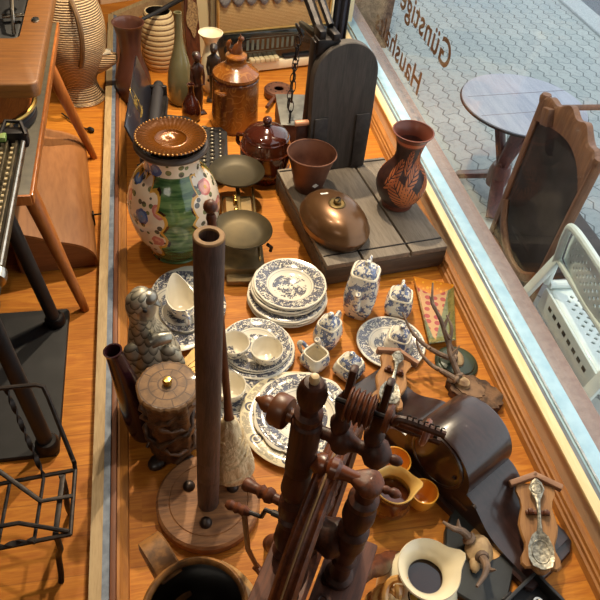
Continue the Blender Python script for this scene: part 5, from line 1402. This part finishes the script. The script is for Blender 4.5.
# paper/box corner far away
t = MB().box((-.17, 4.02, .06), (.30, .22, .12), .4, .003).build('carton', simple('pale_carton', C(226, 196, 158), C(212, 178, 138), .8))
tag(t, 'pale carton on the floor beyond the back rail', 'carton')
# wrought-iron rack
t = thing('wire_rack', 'black wrought-iron wire rack with twisted bars at the lower left', 'rack', (-.42, .74, 0))
ox, oy = .42, -.74
b = MB()
zr = .2
for p, q in (((-.605, .785, zr), (-.232, .818, zr)), ((-.605, .640, zr), (-.234, .668, zr))): b.tube([L3(*p), L3(*q)], .0050, 8)
b.tube([L3(-.233, .83, zr+.02), L3(-.232, .818, zr), L3(-.235, .666, zr)], .0048, 8)
b.tube([L3(-.605, .785, zr), L3(-.605, .640, zr)], .0050, 8)
b.build('frame', WROUGHT, t)
for x in (-.302, -.372, -.445, -.52): MB().tube([L3(x+.004, .812+(x+.232)*.088, zr), L3(x-.004, .663+(x+.234)*.075, zr)], .0040, 7).build('cross_bar', WROUGHT, t)
MB().box(L3(-.262, .74, zr-.004), (.011, .155, .006), R(-3), .001).build('flat_bar', WROUGHT, t)
for s_, xx in ((1, -.262), (-1, -.575)):
    MB().tube(spline([L3(xx, .668, zr), L3(xx-.004*s_, .672, .13), L3(xx-.018*s_, .685, .07), L3(xx-.020*s_, .668, .02), L3(xx-.022*s_, .655, 0)], 5), .0068, 8).build('leg', WROUGHT, t)
    MB().tube(spline([L3(xx, .812, zr), L3(xx-.002*s_, .815, .13), L3(xx-.008*s_, .81, .06), L3(xx-.010*s_, .82, 0)], 5), .0068, 8).build('leg', WROUGHT, t)
MB().tube([L3(-.60, .945, .35), L3(-.298, .947, .352), L3(-.284, .944, .347), L3(-.276, .93, .33), L3(-.233, .83, .205)], .0052, 8).build('upper_loop', WROUGHT, t)
b = MB(); p, q = L3(-.362, .950, .352), L3(-.297, .808, .2)
secs = []; M = along(p, q); Lq = (q-p).length
for i in range(33):
    a = i*.48; z = Lq*i/32
    secs.append([M @ Vector((.0055*sx*math.cos(a)-.0022*sy*math.sin(a), .0055*sx*math.sin(a)+.0022*sy*math.cos(a), z)) for sx, sy in ((-1, -1), (1, -1), (1, 1), (-1, 1))])
b.loft(secs); b.build('twisted_bar', WROUGHT, t)
b = MB(); b.tube([L3(-.60, .96, .33), L3(-.40, .83, .235), L3(-.298, .748, .206), L3(-.233, .752, .206)], .0055, 8, True, .6); b.build('brace', WROUGHT, t)
b = MB(); b.tube([L3(-.60, .675, .225), L3(-.40, .692, .222), L3(-.335, .697, .22), L3(-.237, .672, .205)], .0050, 8); b.build('brace', WROUGHT, t)
b = MB(); p, q = L3(-.60, .640, .206), L3(-.305, .664, .206); secs = []; M = along(p, q); Lq = (q-p).length
for i in range(45):
    a = i*.5; z = Lq*i/44
    secs.append([M @ Vector((.006*sx*math.cos(a)-.002*sy*math.sin(a), .006*sx*math.sin(a)+.002*sy*math.cos(a), z)) for sx, sy in ((-1, -1), (1, -1), (1, 1), (-1, 1))])
b.loft(secs); b.build('twisted_bar', WROUGHT, t)
# ------------------------------------------------------------------ outside on the pavement (z = -.5)
G = -.5
t = thing('side_table', 'round weathered table with crossed mahogany legs out on the pavement', 'table', (1.745, 2.64, G))
t.scale = (1.04, 1.04, .86)
b = MB(); b.lathe([(0, .622), (.285, .622), (.293, .628), (.293, .646), (.287, .650), (0, .650)], 64); tp = b.build('table_top', TABLEW, t, smooth=40)
b = MB(); b.torus((0, 0, .634), .294, .006, 64, 8); b.build('dark_edge', IRON, tp)
b = MB()
for y in (-.08, .09): b.box((0, y, .6503), (.52, .002, .0006), .1)
b.build('board_joint', MAHOG, tp, smooth=0)
for a in (R(-112), R(8), R(128)):
    d = Vector((math.cos(a), math.sin(a), 0))
    M = along(d*.13+Vector((0, 0, .62)), d*-.02+Vector((0, 0, .17)))
    b = MB(); L_ = (d*.15+Vector((0, 0, .45))).length
    b.box((0, 0, L_/2), (.06, .028, L_), 0, .004, M); b.build('leg', MAHOG, t)
    M = along(d*-.02+Vector((0, 0, .19)), d*.22+Vector((0, 0, .03)))
    b = MB(); b.box((0, 0, .14), (.065, .030, .30), 0, .004, M); b.build('foot', MAHOG, t)
MB().lathe([(0, .10), (.05, .10), (.055, .13), (.055, .20), (.045, .24), (0, .24)], 20).build('hub', MAHOG, t)

# carved chair with dark leather back, seen from behind
t = thing('armchair', 'old carved wooden chair with dark leather back, seen from behind outside the window', 'chair', (1.50, 1.91, G))
ox, oy = -1.50, -1.91
def L4(x, y, z): return Vector((x+ox, y+oy, z-G))
A1, A2, B1, B2 = (1.49, 2.13, .36), (1.49, 2.14, -.499), (1.475, 1.684, .36), (1.465, 1.69, -.499)
def bar(name, p, q, w_, d_, mat=FRAMEW):
    p, q = L4(*p), L4(*q); b = MB(); L_ = (q-p).length
    b.box((0, 0, L_/2), (w_, d_, L_), 0, .005, along(p, q)); return b.build(name, mat, t)
bar('post', A1, A2, .024, .034); bar('post', B1, B2, .040, .034)
def lerp(p, q, k): return Vector(p)+(Vector(q)-Vector(p))*k
def pan(u, v):
    p = lerp(lerp(A1, B1, .03+.94*u), lerp(A2, B2, .03+.94*u), .03+v*.80); return L4(p.x+.03*math.sin(PI*u)+.006, p.y, p.z)
MB().grid(pan, 16, 20).build('leather_back', LEATH, t, solid=.02, offset=0)
b = MB(); secs = []
for k in range(41):
    u = k/40; p = lerp(A1, B1, u)
    h = .0+.055*math.sin(PI*u)**.8+.012*math.sin(u*PI*7)
    lo = -.045-.10*abs(2*u-1)**2*(.4+.6*u)
    cx = p.x+.024*math.sin(PI*u)
    secs.append([L4(cx-.016, p.y, p.z+lo), L4(cx+.02, p.y, p.z+lo), L4(cx+.024, p.y, p.z+h*.6), L4(cx+.012, p.y, p.z+h), L4(cx-.012, p.y, p.z+h), L4(cx-.020, p.y, p.z+h*.6)])
b.loft(secs); b.build('carved_crest', FRAMEW, t, smooth=40)
for u in (.0, 1.0):
    p = lerp(A1, B1, u); MB().lathe([(0, 0), (.020, 0), (.024, .02), (.018, .034), (0, .038)], 16, Matrix.Translation(L4(p.x, p.y, p.z-.01))).build('corner_knob', FRAMEW, t)
bar('rail', (1.478, 2.06, .365), (1.478, 2.04, .30), .04, .05)
b = MB(); b.tube(spline([L4(1.468, 2.10, -.10), L4(1.462, 2.03, -.20), L4(1.455, 1.90, -.265), L4(1.450, 1.78, -.25), L4(1.450, 1.70, -.19)], 6), .014, 8, True, 1.6); b.build('curved_brace', FRAMEW, t)
bar('rail', (1.482, 2.12, -.33), (1.46, 1.70, -.33), .03, .03)
MB().box(L4(1.68, 1.905, -.20), (.36, .40, .05), 0, .02).build('leather_seat', LEATH, t)
for y in (2.09, 1.72): MB().tube([L4(1.84, y, -.21), L4(1.84, y, -.4995)], [.02, .015], 12).build('leg', FRAMEW, t)

t2 = thing('clothes_rail', 'thin wooden rail on two posts behind the round pavement table', 'rail', (2.20, 2.52, G))
MB().tube([(-.36, 0, .60), (.42, 0, .60)], .014, 10).build('rail', FRAMEW, t2)
for x in (.40, .0): MB().tube([(x, 0, .60), (x, .02, 0)], .014, 10).build('post', FRAMEW, t2)

# white plastic garden chair, its back to the window
t = thing('garden_chair', 'white perforated plastic garden chair with its back to the shop window', 'chair', (1.585, 1.31, G), R(-2))
def perf(fn, nu, nv, hole, border=2, wrap=False):
    """grid plate; each cell keeps a diamond hole"""
    b = MB(); vs = {}
    def V(u, v):
        k = (round(u*1e5), round(v*1e5))
        if k not in vs: vs[k] = b.bm.verts.new(fn(u, v))
        return vs[k]
    for i in range(nu):
        for j in range(nv):
            u0, u1, v0, v1 = i/nu, (i+1)/nu, j/nv, (j+1)/nv; um, vm = (u0+u1)/2, (v0+v1)/2
            c = [V(u0, v0), V(u1, v0), V(u1, v1), V(u0, v1)]
            if border <= i < nu-border and border <= j < nv-border and (i+j) % 2 == 0:
                q = [V(um, v0+(v1-v0)*.08), V(u1-(u1-u0)*.08, vm), V(um, v1-(v1-v0)*.08), V(u0+(u1-u0)*.08, vm)]
                for a in range(4):
                    n_ = (a+1) % 4
                    b.bm.faces.new((c[a], c[n_], q[a])) if False else b.bm.faces.new((c[a], c[n_], q[a]))
                    b.bm.faces.new((q[a], c[n_], q[n_]))
            else: b.bm.faces.new(c)
    return b
def bk(u, v):
    y = (u-.5)*.46; z = .555+.165*v
    return Vector((-.215-.02*v-.03*math.cos((u-.5)*PI)+.03, y*(1-.06*v**3), z-.03*abs(2*u-1)**5*v))
def st(u, v): return Vector((-.20+v*.42, (u-.5)*.44, .43-.02*math.sin(PI*u)*math.sin(PI*v)-.02*(1-v)+(.0 if v < .93 else -.02)))
perf(bk, 26, 10, 1).build('backrest', PLAST, t, smooth=30, solid=.008, offset=0)
perf(st, 22, 20, 1).build('seat', PLAST, t, smooth=30, solid=.010, offset=0)
b = MB()
b.tube(spline([(-.205, -.235, .43), (-.212, -.235, .55), (-.232, -.225, .68), (-.238, -.19, .725), (-.240, 0, .73), (-.238, .19, .725), (-.232, .225, .68), (-.212, .235, .55), (-.205, .235, .43)], 6), .014, 10)
b.tube([(-.212, -.23, .553), (-.217, 0, .553), (-.212, .23, .553)], .010, 8); b.build('back_rim', PLAST, t)
b = MB(); b.tube([(-.20, -.225, .43), (.21, -.225, .42), (.225, -.20, .41), (.225, .20, .41), (.21, .225, .42), (-.20, .225, .43)], .016, 10); b.build('seat_rim', PLAST, t)
for sy in (-1, 1):
    for p, q in (((-.205, .235, .56), (-.375, .27, 0)), ((.20, .22, .42), (.25, .25, 0))):
        b = MB(); p_, q_ = Vector((p[0], p[1]*sy, p[2])), Vector((q[0], q[1]*sy, q[2]))
        b.box((0, 0, (q_-p_).length/2), (.045, .022, (q_-p_).length), 0, .006, along(p_, q_)); b.build('leg', PLAST, t)
    b = MB(); b.box((0, .222*sy, .385), (.38, .008, .07), 0, .002); sk = b.build('side_apron', PLAST, t)
MB().box((-.212, 0, .375), (.010, .43, .10), 0, .003).build('rear_apron', PLAST, t)
for k in range(8): MB().box((-.2175, -.14+k*.04, .385), (.001, .022, .016), 0, 0).build('apron_slot', BLACKM, t, smooth=0)
# cloth heap on the pavement
b = MB(); 
for k in range(5):
    pts = [Vector((.05*math.cos(i*.7+k)*(1+.3*math.sin(k*2)), .06*math.sin(i*.7+k*1.3), .03+.02*k+.015*math.sin(i*1.9+k))) for i in range(10)]
    b.loop(pts, .02, 8)
b.ball((0, 0, .03), (.09, .10, .03), 14, 8)
tag(b.build('cloth', CLOTHW, smooth=60), 'crumpled pale cloth lying on the pavement behind the white plastic chair', 'cloth', None, (1.66, 1.60, G+.001))
# dark crate behind the plastic chair
t = thing('crate', 'dark blue plastic crate on the pavement beyond the white chair', 'crate', (2.10, 1.55, G), R(8))
b = MB(); b.box((0, 0, .005), (.42, .32, .01))
for c, d in (((-.205, 0, .13), (.01, .32, .25)), ((.205, 0, .13), (.01, .32, .25)), ((0, -.155, .13), (.40, .01, .25)), ((0, .155, .13), (.40, .01, .25))): b.box(c, d, 0, .001)
b.build('box', FABRICBLUE, t)
b = MB(); b.box((-.0, -.16, .262), (.44, .02, .014), 0, .002); b.box((0, .16, .262), (.44, .02, .014), 0, .002); b.build('rim', simple('crate_rim', C(120, 84, 60), C(140, 100, 74), .6), t)
